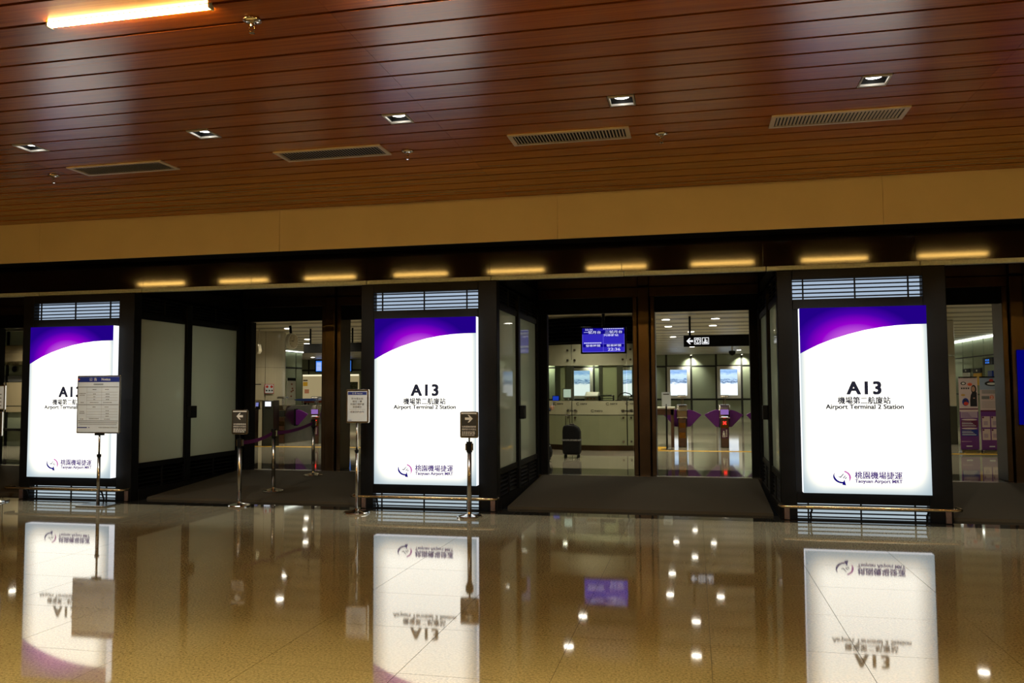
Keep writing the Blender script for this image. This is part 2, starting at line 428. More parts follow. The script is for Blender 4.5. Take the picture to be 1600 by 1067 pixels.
# fascia, gloss header, metal strip, canopy
HY = .40
fa = sroot('wall_front', 'beige fascia board below the wood ceiling')
for k in range(-4, 4):
    x0 = 2.30 + k * 3.6
    MB().box(x0 + .002, x0 + 3.598, 0, .02, 3.235, CZ + .2).build('panel', M_BEIGE, fa)
struct(MB().box(PX0, PX1, .03, HY, 3.245, 3.30).build('trim_5', M_BLACKM), 'black return behind the fascia board')
hd = sroot('trim_2', 'black glossy header panels under the beige fascia')
for k in range(-8, 8):
    x0 = 1.37 + k * 1.645
    MB().box(x0 + .003, x0 + 1.642, HY, HY + .06, 2.873, 3.32).build('panel', M_BLACKGLASS, hd)
stp = sroot('trim_3', 'thin grey aluminium strip under the black header')
for k in range(-8, 8):
    x0 = 1.40 + k * 1.645
    MB().box(x0 + .003, x0 + 1.642, .33, .395, 2.812, 2.866).build('segment', M_ALU, stp, bevel=.006)
can = MB().box(PX0, PX1, HY + .06, 2.80, 2.975, 3.25).build('ceiling_canopy', M_GLOSSBLACK); struct(can, 'dark glossy underside of the entrance canopy')

# back and end walls of the concourse, behind the camera
struct(MB().box(PX0, PX1, PY0 - .2, PY0, 0, CZ + .2).build('wall_back', M_BEIGE), 'beige wall behind the viewer')
struct(MB().box(PX0 - .2, PX0, PY0, 3.0, 0, CZ + .2).build('wall_left', M_BEIGE), 'beige end wall of the concourse')
struct(MB().box(PX1, PX1 + .2, PY0, 3.0, 0, CZ + .2).build('wall_right', M_BEIGE), 'beige end wall of the concourse')

# ================================================================== CONCOURSE LAMPS
def linear_lamp(x, y, label, m=None):
    t = thing('linear_lamp', label, 'lamp', (x, y, CZ), group='linear lamps set in the wood ceiling')
    MB().box(-.565, .565, -.021, .021, -.022, .0).build('diffuser', m or M_TUBE, t, bevel=.008)
    for s in (-1, 1): MB().box(.565 * s - .006, .565 * s + .006, -.025, .025, -.026, .03).build('end_cap', M_ALU, t)
    return t
ROW1 = [.495 + 1.95 * k for k in range(-4, 6)]
for x in ROW1:
    lab = 'slim white linear ceiling lamp glowing in a gap between planks' if abs(x - .495) < .01 else 'linear ceiling lamp outside the view, mirrored in the black header'
    linear_lamp(x, -5.262, lab)
for y in (-10.54,):  # unseen lamp row added behind the viewer for more brightness
    for x in [.495 + 3.9 * k for k in range(-1, 4)]:
        linear_lamp(x, y, 'linear fill lamp added behind the viewer, out of view', M_TUBEFILL)

def downlight(x, i, label):
    yc = -(DROW * PW + (PW - .028) / 2)
    t = thing('square_downlight', label, 'downlight', (x, yc, CZ), group='square downlights in the wood ceiling')
    h = .118
    f = MB(); a, b = .104, .090
    f.box(-a, -b, -h, h, -.004, .012); f.box(b, a, -h, h, -.004, .012); f.box(-b, b, -h, -b, -.004, .012); f.box(-b, b, b, h, -.004, .012)
    f.build('frame', MATS.get('downlight_frame') or mat('downlight_frame', (.4, .38, .34), .5), t)
    hb = MB(); hb.box(-b - .01, -b, -b, b, .012, .12); hb.box(b, b + .01, -b, b, .012, .12); hb.box(-b, b, -b - .01, -b, .012, .12); hb.box(-b, b, b, b + .01, .012, .12); hb.box(-b, b, -b, b, .115, .12)
    hb.build('housing', M_BLACKM, t)
    MB().lathe([(.062, .0), (.062, .012), (.05, .02)], (0, 0, .035), 24).build('lens', M_DOWNDISC, t)
    l = bpy.data.lights.new('lamp', 'SPOT'); l.energy = DOWN_W; l.color = DOWN_COLOUR; l.spot_size = math.radians(58); l.spot_blend = .6; l.shadow_soft_size = .05
    lo = bpy.data.objects.new('lamp', l); COL.objects.link(lo); lo.parent = t; lo.location = (0, 0, -.01); lo.rotation_euler = (math.radians(45), 0, 0)
for i, x in enumerate(DOWNX):
    downlight(x, i, f'square recessed downlight with white frame, {ordinal(i)} from the left in the wood ceiling')

downlight(-4.1, 5, 'square recessed downlight just beyond the left picture edge'); downlight(7.1, 6, 'square recessed downlight just beyond the right picture edge'); downlight(9.0, 7, 'square recessed downlight far beyond the right picture edge')

def can_fill_light(x, y, label):  # unseen can lamp, added to put a warm pool on the near floor
    t = thing('can_fill_light', label, 'downlight', (x, y, CZ), group='warm fill lights added above the near floor')
    MB().lathe([(.075, -.05), (.08, -.05), (.08, 0), (.02, 0)], (0, 0, 0), 20).build('can', M_WHITE, t)
    MB().lathe([(.07, -.052), (.07, -.048)], (0, 0, 0), 20).build('lens', emit('can_fill_lens', (1.0, .72, .36), 12.0), t)
    l = bpy.data.lights.new('lamp', 'SPOT'); l.energy = CAN_FILL_W; l.color = CAN_FILL_COLOUR; l.spot_size = math.radians(72); l.spot_blend = .8; l.shadow_soft_size = .07
    lo = bpy.data.objects.new('lamp', l); COL.objects.link(lo); lo.parent = t; lo.location = (0, 0, -.06)
for k in range(9): can_fill_light(-3.2 + 1.85 * k, -6.7, 'warm fill light added above the near floor, out of view')

def vent(x0, label):
    t = thing('air_vent', label, 'vent', (x0, -2.215, CZ), group='slatted air vents in the wood ceiling')
    L, D = 1.10, .33
    f = MB(); f.box(0, L, -D / 2, -D / 2 + .04, -.014, .0); f.box(0, L, D / 2 - .04, D / 2, -.014, 0); f.box(0, .04, -D / 2 + .04, D / 2 - .04, -.014, 0); f.box(L - .04, L, -D / 2 + .04, D / 2 - .04, -.014, 0)
    f.build('frame', MATS.get('vent_frame') or mat('vent_frame', (.50, .40, .27), .45), t, bevel=.003)
    MB().box(.04, L - .04, -D / 2 + .04, D / 2 - .04, -.003, 0).build('backing', M_BLACKM, t)
    sl = MB(); n = 34
    for k in range(n):
        xx = .045 + (L - .09) * (k + .5) / n
        sl.add([(xx - .009, -D / 2 + .04, -.004), (xx + .003, -D / 2 + .04, -.013), (xx + .006, -D / 2 + .04, -.012), (xx - .006, -D / 2 + .04, -.003),
                (xx - .009, D / 2 - .04, -.004), (xx + .003, D / 2 - .04, -.013), (xx + .006, D / 2 - .04, -.012), (xx - .006, D / 2 - .04, -.003)],
               [(0, 1, 2, 3), (4, 7, 6, 5), (0, 4, 5, 1), (1, 5, 6, 2), (2, 6, 7, 3), (3, 7, 4, 0)])
    o = sl.build('slats', MATS.get('vent_slat') or mat('vent_slat', (.52, .44, .32), .5), t); o['kind'] = 'stuff'
for i, x0 in enumerate([-2.435, -.105, 2.225, 4.535]):
    vent(x0, f'long slatted air vent, {ordinal(i)} from the left in the wood ceiling')

def sprinkler(x, y, label):
    t = thing('sprinkler', label, 'sprinkler', (x, y, CZ), group='fire sprinklers under the wood ceiling')
    MB().lathe([(.010, 0), (.055, -.002), (.058, -.012), (.030, -.022), (.014, -.026)][::-1], (0, 0, 0), 20).build('rosette', M_CHROME, t, smooth=True)
    MB().lathe([(.011, -.045), (.013, -.036), (.013, -.02)], (0, 0, 0), 12).build('body', M_CHROME, t)
    for s in (-1, 1):
        MB().tube([(s * .012, 0, -.04), (s * .017, 0, -.055), (s * .016, 0, -.07), (s * .004, 0, -.082)], .0028, 6).build('yoke_arm', M_BRASS, t)
    MB().lathe([(.004, -.092), (.018, -.089), (.018, -.087), (.004, -.082)], (0, 0, 0), 14).build('deflector', M_CHROME, t)
sprinkler(1.2, -5.03, 'chrome fire sprinkler nearest the glowing linear lamp')
sprinkler(1.18, -2.115, 'small fire sprinkler between the second and third air vents')
sprinkler(-2.79, -2.14, 'small fire sprinkler beside the leftmost air vent')
sprinkler(3.60, -2.10, 'small fire sprinkler just right of the third air vent')

# ================================================================== LIT SIGN PILLARS
PWID, PZ0, PZ1 = 1.2976, .3122, 2.3376
BXL, BXR = -.223, 1.530
def emblem(parent, cx, cz, s, y):
    def arc(a0, a1, ro, ri, n=26, ex=1.0, ez=.78, taper0=0.0, taper1=0.0, tilt=0.0):
        out = []; inn = []
        for k in range(n + 1):
            t = k / n; a = math.radians(a0 + (a1 - a0) * t)
            th = (ro - ri) * (1 if taper0 == 0 and taper1 == 0 else min(1, (t / taper0) if taper0 and t < taper0 else 1, ((1 - t) / taper1) if taper1 and t > 1 - taper1 else 1))
            for lst, r in ((out, ro), (inn, ro - max(th, .01))):
                x, z = r * math.cos(a) * ex, r * math.sin(a) * ez
                c, sn = math.cos(math.radians(tilt)), math.sin(math.radians(tilt))
                lst.append((cx + s * (x * c - z * sn), cz + s * (x * sn + z * c)))
        b = MB()
        for k in range(n): b.flat([out[k], out[k + 1], inn[k + 1], inn[k]], y)
        return b
    b = arc(140, 285, 1.0, .74, taper0=.45, tilt=-6)
    b.flat([(cx + s * .0, cz - s * .92), (cx + s * .42, cz - s * 1.0), (cx + s * .26, cz - s * .30), (cx + s * .10, cz - s * .62)], y)
    b.build('emblem_swoosh', M_EMBBLUE, parent)
    arc(78, -42, 1.0, .78, taper1=.35, tilt=-6).build('emblem_arc', M_EMBPINK, parent)
    b = MB()
    for dx, z0, l in ((-.20, -.02, .62), (.10, -.12, .42), (.30, -.20, .3)):
        x0 = cx + s * dx; z_ = cz + s * z0
        b.flat([(x0 - s * .03, z_), (x0 + s * .10, z_ - s * .05), (x0 + s * (.09 + l * .55), z_ + s * (l * .62)), (x0 + s * l * .55, z_ + s * (l * .66))], y)
    b.flat([(cx - s * .42, cz - s * .02), (cx - s * .15, cz - s * .10), (cx - s * .10, cz + s * .03), (cx - s * .40, cz + s * .05)], y)
    b.build('emblem_bird', M_EMBGREY, parent)

def sign_pillar(loc, label):
    t = thing('sign_pillar', label, 'sign pillar', loc, group='tall black pillars with lit station signs')
    YP = .105
    # front frame
    for x0, x1 in ((BXL, -.055), (1.295, BXR)):
        MB().box(x0, x1, YP, .26, 0, 2.78).build('frame_post', M_BLACK, t, bevel=.008)
    for z0, z1 in ((2.674, 2.78), (2.338, 2.448), (.185, .312)):
        MB().box(-.055, 1.295, YP, .24, z0, z1).build('frame_rail', M_BLACK, t, bevel=.004)
    MB().box(-.055, 1.295, YP + .01, .2, .312, 2.338).build('back_board', M_BLACKM, t)
    # protruding light box with the printed face
    p = MB().box(0, PWID, .001, YP + .01, PZ0, PZ1).build('light_box', M_SIGNSIDE, t)
    MB().rect(.0, PWID, PZ0, PZ1, 0).build('sign_face', M_SIGN, p)
    W = [(0, 1.836), (.10, 1.888), (.2, 1.936), (.34, 1.990), (.5, 2.040), (.67, 2.083), (.84, 2.112), (1.0, 2.129), (1.15, 2.136), (PWID, 2.138)]
    wv = MB()
    for a, b in zip(W[:-1], W[1:]): wv.flat([(a[0], a[1]), (b[0], b[1]), (b[0], PZ1), (a[0], PZ1)], -.001)
    wv.build('purple_wave', M_SIGNPURPLE, p)
    put_text('A13', .648, -.001, 1.385, M_TEXTDARK, p, width=.345, height=.138, bold=.012, spacing=1.15, thick=.0065)
    put_text('機場第二航廈站', .646, -.001, 1.281, M_TEXTDARK, p, width=.533, height=.078, thick=.0027)
    put_text('Airport Terminal 2 Station', .648, -.001, 1.212, M_TEXTGREY, p, width=.79, height=.064, bold=.008, thick=.0026)
    emblem(p, .40, .492, .092, -.001)
    put_text('桃園機場捷運', .77, -.001, .475, M_TEXTVIOLET, p, width=.475, height=.078, thick=.0024)
    put_text('Taoyuan Airport MRT', .77, -.001, .421, M_TEXTVIOLET, p, width=.475, height=.048, bold=.008, thick=.0017)
    # grilles above and below with light behind
    for z0, z1, n, gm in ((2.448, 2.674, 5, M_GRILLEGLOW), (.012, .185, 4, M_GRILLEGLOW2)):
        MB().box(-.05, 1.29, .20, .235, z0, z1).build('grille_backlight', gm, t)
        for k in range(n):
            z = z0 + (z1 - z0) * (k + .55) / n
            MB().box(-.055, 1.295, .125, .150, z - .0065, z + .0065).build('grille_bar', M_BLACKM, t)
        for x in (.058, .605, 1.152): MB().box(x - .008, x + .008, .112, .125, z0, z1).build('grille_upright', M_BLACKM, t)
    MB().box(-.055, 1.295, YP, .2, 0, .012).build('plinth', M_BLACKM, t)
    # side walls of glass and louvres
    for sx, xo in ((1, BXR), (-1, BXL)):
        def bx(name, d0, d1, y0, y1, z0, z1, m, par=t, bevel=0.0):
            a, b = sorted((xo - sx * d0, xo - sx * d1)); return MB().box(a, b, y0, y1, z0, z1).build(name, m, par, bevel=bevel)
        bx('side_rail', .0, .07, .26, 2.95, 2.44, 2.51, M_BLACK); bx('side_rail', .0, .07, .26, 2.95, 2.73, 2.78, M_BLACK)
        bx('side_rail', .0, .07, .26, 2.95, .42, .49, M_BLACK); bx('side_base', -.01, .07, .26, 2.95, 0, .14, M_BLACKM)
        bx('end_post', -.015, .1, 2.68, 2.95, .14, 2.73, M_BLACK, bevel=.006)
        bx('mullion', -.02, .07, 1.27, 1.40, .14, 2.73, M_BLACK, bevel=.006)
        h = bx('door_handle', -.085, -.02, 1.29, 1.45, 1.06, 1.24, M_BLACK, bevel=.01)
        for y0, y1 in ((.262, 1.27), (1.40, 2.68)):
            bx('pane', .022, .034, y0, y1, .49, 2.44, M_PANE)
            bx('louvre_back', .06, .068, y0, y1, .14, .42, M_BLACKM); bx('louvre_back', .06, .068, y0, y1, 2.51, 2.73, M_BLACKM)
            for z0, n, st in ((.15, 5, .054), (2.52, 5, .042)):
                for k in range(n):
                    z = z0 + k * st
                    pr = MB(); a0, a1 = xo - sx * .012, xo - sx * .055
                    pr.add([(a0, y0, z), (a0, y1, z), (a1, y1, z + st * .6), (a1, y0, z + st * .6), (a0, y0, z + .010), (a0, y1, z + .010), (a1, y1, z + st * .6 + .01), (a1, y0, z + st * .6 + .01)],
                           [(0, 1, 2, 3), (4, 7, 6, 5), (0, 4, 5, 1), (1, 5, 6, 2), (2, 6, 7, 3), (3, 7, 4, 0)])
                    pr.build('louvre_slat', M_BLACK, t)
            ym = (y0 + y1) / 2
            bx('louvre_upright', .0, .012, ym - .015, ym + .015, .14, .42, M_BLACKM); bx('louvre_upright', .0, .012, ym - .015, ym + .015, 2.51, 2.73, M_BLACKM)
    rf = MB().box(BXL, BXR, .26, 2.95, 2.75, 2.782); rf.box(BXL + .02, BXR - .02, .75, 2.8, 2.782, 2.97); rf.build('roof', M_BLACKM, t)
    MB().box(BXL + .1, BXR - .1, .24, .26, .14, 2.75).build('inner_board', M_WHITE, t)
    for sx, rot in ((1, -90), (-1, 90)):                # unseen fill lights added in the pillar to make the milky panes glow
        l = bpy.data.lights.new('pane_fill_light', 'AREA'); l.shape = 'RECTANGLE'; l.size = 2.0; l.size_y = 1.9; l.energy = PILLAR_FILL_W; l.color = (.97, 1.0, .95)
        lo = bpy.data.objects.new('pane_fill_light', l); COL.objects.link(lo); lo.parent = t; lo.location = (.653 + sx * .05, 1.5, 1.45)
        lo.rotation_euler = (math.radians(90), 0, math.radians(rot))
    # guard rail in front
    z = .172
    r = MB().tube([(-.24, .06, z), (-.262, -.02, z), (-.25, -.085, z), (-.20, -.105, z), (.65, -.105, z), (1.50, -.105, z), (1.55, -.085, z), (1.565, -.02, z), (1.545, .06, z)], .0165, 12).build('guard_rail', M_BRASS, t, smooth=True)
    for x in (.06, 1.225):
        MB().tube([(x, -.105, .16), (x + .012, -.075, .135), (x, -.05, .10), (x + .006, -.03, .05), (x, -.03, .0)], .011, 8).build('bracket', M_BLACK, r)
    for x in (-.17, 1.475):
        MB().box(x - .028, x + .028, .085, .104, .005, .155).build('bolt_plate', M_PLATE, r, bevel=.003)
    return t
sign_pillar((0, 0, 0), 'lit A13 sign pillar in the middle with an arrow sign standing before it')
sign_pillar((-5, 0, 0), 'lit A13 sign pillar whose face is partly hidden by a large notice board')
sign_pillar((5, 0, 0), 'lit A13 sign pillar with a clear face, next to the banner stands')

# ================================================================== RAMPS AND ENTRANCE FRAMES
HZ = .18
for k, c in enumerate((-6.847, -1.847, 3.153, 8.153)):
    x0, x1 = c - 1.605, c + 1.605
    rp = MB().prism([(.34, .0), (.36, .03), (2.66, HZ - .005), (2.66, -.2), (.34, -.2)], 'x', x0 + .05, x1 - .05).build('floor_ramp', M_CARPET)
    struct(rp, 'dark entrance mat sloping up to the doors')
    struct(MB().box(x0, x1, 2.66, 2.82, -.2, HZ).build('trim_4', M_STEEL), 'metal door threshold')
    d = sroot(f'door_{k + 1}', 'bronze entrance door frame with dark transom', (c - .023, 0, 0))
    MB().box(-1.60, 1.65, 2.82, 3.0, 2.83, 2.972).build('header', M_BRONZE, d, bevel=.006)
    MB().box(-1.60, 1.65, 2.86, 2.96, 2.60, 2.83).build('transom', M_BLACKM, d)
    MB().box(-.085, .085, 2.74, 2.86, HZ - .01, 2.965).build('centre_post', M_BRONZE, d, bevel=.012)
    for s in (-1, 1):
        MB().box(*sorted((s * .095, s * .165)), 2.80, 3.2, HZ, 2.83).build('jamb', M_BRONZE, d, bevel=.01)
    MB().box(-.095, .095, 2.86, 3.2, HZ, 2.83).build('post_core', M_BLACKM, d)
    for s in (-1, 1): MB().box(*sorted((s * 1.50 + .023, s * 1.64 + .023)), 2.90, 3.05, HZ, 2.6).build('side_jamb', M_BLACKM, d)
# solid walls either side of the row of entrances, and over them
struct(MB().box(PX0 - 2, -8.37, 2.70, 3.05, 0, 3.2).build('wall_entry_left', M_BLACKM), 'black wall beside the outermost entrance')
struct(MB().box(9.78, PX1, .1, 3.05, 0, 3.2).build('wall_entry_right', M_BLACKM), 'black wall beside the outermost entrance')
struct(MB().box(PX0 - 6, PX1, 3.0, 3.1, 2.83, 3.2).build('wall_over_doors', M_BLACKM), 'dark wall over the doors')
for bxk in (-5, 0, 5):
    struct(MB().box(bxk + BXL, bxk + BXR, 2.95, 3.05, 0, 2.975).build('wall_behind_pillar', M_BLACKM), 'dark wall behind a sign pillar')
bs = MB().box(8.10, 8.36, 2.69, 2.735, .95, 1.95).build('blue_reflection_panel', M_BLUEREFLECTION)  # blue reflection on the column, put in as a glowing panel
tag(bs, 'deep blue reflection put in as a glowing panel on the rightmost door column', 'screen')

# ================================================================== STATION HALL SHELL
HX0, HX1, HY1, HC = -18.0, 12.4, 28.1, 2.96
struct(MB().box(HX0, HX1, 3.75, HY1, -.1, HZ).build('floor_hall', M_HALLFLOOR), 'glossy beige station hall floor')
struct(MB().box(HX0, HX1, 2.82, 3.75, -.1, HZ).build('floor_hall_strip', M_HALLDARK), 'dark polished strip of floor inside the doors')
for x0, x1 in ((HX0, .3), (3.05, HX1)):
    struct(MB().box(x0, x1, 7.62, 7.84, HZ, HZ + .002).build('floor_line', M_YELLOW), 'yellow line across the station hall floor')
struct(MB().box(3.0, 3.26, 7.95, 8.9, HZ, HZ + .004).build('floor_tactile', M_YELLOW), 'yellow tactile strip by the gates')
hc = MB().box(HX0, HX1, 3.1, HY1, HC + .05, HC + .2).build('ceiling_hall', M_WALLJOINT); struct(hc, 'cream metal slat ceiling of the station hall')
sp_, sw_ = 1.15, .72
slat_me = MB().box(HX0, HX1, 0, sw_, HC, HC + .03).mesh('slat'); slat_me.materials.append(M_SLAT)
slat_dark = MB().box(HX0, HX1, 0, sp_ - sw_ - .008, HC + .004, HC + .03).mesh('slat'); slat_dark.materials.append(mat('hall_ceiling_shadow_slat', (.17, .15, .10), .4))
y = 3.1
while y + sw_ < HY1:
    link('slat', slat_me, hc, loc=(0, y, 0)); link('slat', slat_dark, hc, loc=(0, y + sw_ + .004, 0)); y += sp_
inset = MB().box(0, .55, 0, .12, HC - .002, HC + .02).mesh('inset'); inset.materials.append(M_SLATPALE)
for k in range(46):
    r = random.randrange(3, 18); link('inset', inset, hc, loc=(random.uniform(2.2, 7.5), 3.1 + r * sp_ + sw_ + random.choice((.03, .22)), 0))
# back wall of coloured glass panels
wb = MB().box(HX0, HX1, HY1, HY1 + .2, 0, HC + .1).build('wall_hall_back', M_WALLJOINT); struct(wb, 'station hall back wall of green-grey glass panels')
WP = 1.085
pm = []
for z0, z1 in ((HZ, .92), (1.0, 2.39), (2.47, HC)):
    me = MB().box(.045, WP - .045, HY1 - .03, HY1, z0, z1).mesh('wall_panel'); me.materials.append(M_WALLGLASS); pm.append(me)
POSTERS = [2.64 + 2.17 * k for k in range(-4, 3)]
for k in range(-18, 9):
    x = 2.64 + k * WP
    for i, me in enumerate(pm):
        if x + WP < HX1: link('wall_panel', me, wb, loc=(x, 0, 0))
# right side wall
wr = MB().box(HX1, HX1 + .2, 3.0, HY1, 0, HC + .1).build('wall_hall_right', M_WALLJOINT); struct(wr, 'station hall side wall of green-grey glass panels')
for k in range(20):
    for z0, z1 in ((HZ, 1.2), (1.24, 2.37), (2.41, HC - .03)):
        MB().box(HX1 - .03, HX1, 7.87 + k * .985 + .05, 7.87 + (k + 1) * .985 - .05, z0, z1).build('wall_panel', M_WALLGLASS, wr)
cv = MB().box(HX1 - .12, HX1 - .04, 7.4, 27.8, HC - .05, HC - .01).build('cove_lamp', M_COVE)
tag(cv, 'thin bright light line along the top of the side wall', 'lamp')
struct(MB().box(HX0 - .2, HX0, 3.0, HY1, 0, HC + .1).build('wall_hall_left', M_WALLGLASS), 'station hall end wall')
# slanting glass wall seen past the cream column
wl = sroot('wall_hall_inner', 'pale green glass wall in the station hall behind the cream column', (-11.2, 12.0, 0)); wl.rotation_euler = (0, 0, math.radians(90))
MB().box(0, 8.43, .03, .25, 0, HC).build('wall_core', M_WALLJOINT, wl)
cuts = [8.40] + [7.84 - .985 * k for k in range(8)]
for b_, a_ in zip(cuts[:-1], cuts[1:]):
    for z0, z1 in ((HZ, .80), (.86, 2.28), (2.35, HC - .06)):
        MB().box(a_ + .035, b_ - .035, 0, .03, z0, z1).build('wall_panel', M_WALLGLASS, wl)
MB().box(.0, 8.43, -.07, -.03, HC - .03, HC - .005).build('cove_strip', M_COVE, wl)

# ================================================================== HALL LAMPS
lamps = []
def hall_lamp(x, y, label, watts=HALL_W, light=True):
    t = thing('hall_downlight', label, 'downlight', (x, y, HC), group='round downlights in the station hall ceiling')
    MB().lathe([(.085, -.006), (.10, -.006), (.10, .002), (.085, .002)], (0, 0, 0), 20).build('trim_ring', M_WHITE, t)
    MB().lathe([(.084, -.010), (.084, -.004)], (0, 0, 0), 20).build('lens', M_LAMPDISC, t)
    if light:
        l = bpy.data.lights.new('lamp', 'SPOT'); l.energy = watts; l.color = HALL_COLOUR; l.spot_size = math.radians(140); l.spot_blend = .8; l.shadow_soft_size = .08
        lo = bpy.data.objects.new('lamp', l); COL.objects.link(lo); lo.parent = t; lo.location = (0, 0, -.03)
RIGHT_L = [(3.81, 4.65), (3.81, 6.69), (3.27, 8.69), (4.32, 8.70), (3.26, 10.75), (4.31, 10.72), (3.79, 12.82), (3.27, 14.9), (4.32, 14.9), (3.8, 17.0), (3.8, 21.0)]
for i, (x, y) in enumerate(RIGHT_L):
    hall_lamp(x, y, f'round hall downlight above the gates with purple screen, {ordinal(i)} counted from the doors')
for i, (x, y) in enumerate([(1.67, 4.72), (1.66, 6.64)]):
    hall_lamp(x, y, f'round hall downlight in front of the information kiosk, {ordinal(i)} from the doors')
LEFT_L = [(-4.8, 4.66), (-4.8, 6.70), (-5.76, 8.77), (-4.7, 8.77), (-5.3, 10.8), (-7.28, 12.88), (-8.3, 14.9), (-9.3, 17.0), (-11.0, 23.0), (-13.2, 25.4)]
for i, (x, y) in enumerate(LEFT_L):
    hall_lamp(x, y, f'round hall downlight near the cream column and clock, {ordinal(i)} from the doors', HALL_W * (2.0 if i in (5, 6, 7) else 1.0))
for i, (x, y) in enumerate([(8.15, 4.72), (8.2, 6.7), (9.9, 8.7), (8.2, 10.8), (9.2, 12.85), (10.6, 15.0), (9.4, 19.0), (9.4, 24.0)]):
    hall_lamp(x, y, f'round hall downlight near the banner stands, {ordinal(i)} from the doors', HALL_W * (2.0 if i in (4, 5) else 1.0))
for i, (x, y) in enumerate([(-10.0, 4.7), (-11.0, 6.2), (-13.5, 8.7), (-12.5, 12.8), (-14.0, 17.0)]):
    hall_lamp(x, y, f'round hall downlight above the ticket machines, {ordinal(i)} from the doors', HALL_W * 2.2)
for i, (x, y) in enumerate([(1.6, 9.3), (2.6, 10.6), (.2, 14.0), (-1.8, 9.0), (-2.2, 14.0), (-2.2, 19.0), (.5, 19.0), (6.8, 13.5), (6.9, 18.5), (-6.0, 19.5), (-3.5, 24.0), (1.0, 24.0), (5.6, 24.2)]):
    hall_lamp(x, y, f'round hall downlight deep behind the information kiosk, {ordinal(i)} of its group', HALL_W * 1.9)
for i, x in enumerate([3.73 + 2.17 * k for k in range(-5, 4)]):
    t = thing('wall_washer', f'small lamp washing the back wall with light, {ordinal(i)} from the left', 'lamp', (x, HY1 - .35, HC), group='wall washers along the hall back wall')
    MB().lathe([(.04, -.05), (.05, -.04), (.05, .0)], (0, 0, 0), 12).build('can', M_WHITE, t)
    MB().lathe([(.036, -.053), (.036, -.045)], (0, 0, 0), 12).build('lens', M_LAMPDISC, t)
    l = bpy.data.lights.new('lamp', 'SPOT'); l.energy = 140; l.color = (1, .98, .8); l.spot_size = math.radians(100); l.spot_blend = .9; l.shadow_soft_size = .05
    lo = bpy.data.objects.new('lamp', l); COL.objects.link(lo); lo.parent = t; lo.location = (0, 0, -.07); lo.rotation_euler = (math.radians(30), 0, 0)

# ================================================================== BACKLIT POSTERS ON THE BACK WALL
def poster_image():
    m = bpy.data.materials.new('airport_photo'); m.use_nodes = True; nt = m.node_tree
    nt.nodes.remove(nt.nodes['Principled BSDF'])
    tc = nt.nodes.new('ShaderNodeTexCoord'); sp = nt.nodes.new('ShaderNodeSeparateXYZ'); nt.links.new(tc.outputs['Object'], sp.inputs[0])
    n = nt.nodes.new('ShaderNodeTexNoise'); n.inputs['Scale'].default_value = 5.0; n.inputs['Detail'].default_value = 5
    oi = nt.nodes.new('ShaderNodeObjectInfo'); ad = nt.nodes.new('ShaderNodeVectorMath'); ad.operation = 'ADD'
    nt.links.new(tc.outputs['Object'], ad.inputs[0]); nt.links.new(oi.outputs['Location'], ad.inputs[1])
    mp = nt.nodes.new('ShaderNodeMapping'); mp.inputs['Scale'].default_value = (1, 1, 2.4); nt.links.new(ad.outputs[0], mp.inputs['Vector']); nt.links.new(mp.outputs[0], n.inputs['Vector'])
    ma = nt.nodes.new('ShaderNodeMath'); ma.operation = 'MULTIPLY_ADD'; ma.inputs[1].default_value = .28; nt.links.new(n.outputs['Fac'], ma.inputs[0]); nt.links.new(sp.outputs['Z'], ma.inputs[2])
    mr = nt.nodes.new('ShaderNodeMapRange'); mr.inputs['From Min'].default_value = 1.22; mr.inputs['From Max'].default_value = 2.45; nt.links.new(ma.outputs[0], mr.inputs['Value'])
    r = nt.nodes.new('ShaderNodeValToRGB'); el = r.color_ramp.elements
    el[0].position = 0.0; el[0].color = (.86, .95, 1, 1); el[1].position = 1.0; el[1].color = (.42, .62, .9, 1)
    for p_, c in ((.46, (.92, .97, 1)), (.50, (.45, .6, .8)), (.53, (.06, .12, .26)), (.57, (.5, .68, .9)), (.60, (.10, .2, .4)), (.64, (.5, .7, .9)), (.78, (.6, .8, 1.0)), (.88, (.25, .45, .8))):
        a = el.new(p_); a.color = (*c, 1)
    nt.links.new(mr.outputs[0], r.inputs['Fac'])
    e = nt.nodes.new('ShaderNodeEmission'); nt.links.new(r.outputs['Color'], e.inputs['Color']); e.inputs['Strength'].default_value = 1.15
    nt.links.new(e.outputs[0], nt.nodes['Material Output'].inputs['Surface']); return m
M_PHOTO = poster_image()
names = ['far left, mostly hidden behind the middle pillar', 'seen at the left end of the kiosk window', 'seen through the middle of the kiosk window', 'seen at the right end of the kiosk window', 'above the gate beside the paper sign', 'above the gate with the purple screen', 'hidden behind the right pillar']
for i, x in enumerate(POSTERS):
    t = thing('backlit_poster', f'backlit airport photo on the back wall, {names[i]}', 'poster', (x, HY1 - .03, 0), group='backlit posters on the hall back wall')
    MB().frame(.03, 1.04, 1.0, 2.42, .14, -.06, 0).build('frame', M_WHITE, t, bevel=.01)
    MB().box(.17, .90, -.035, 0, 1.14, 2.28).build('picture', M_PHOTO, t)

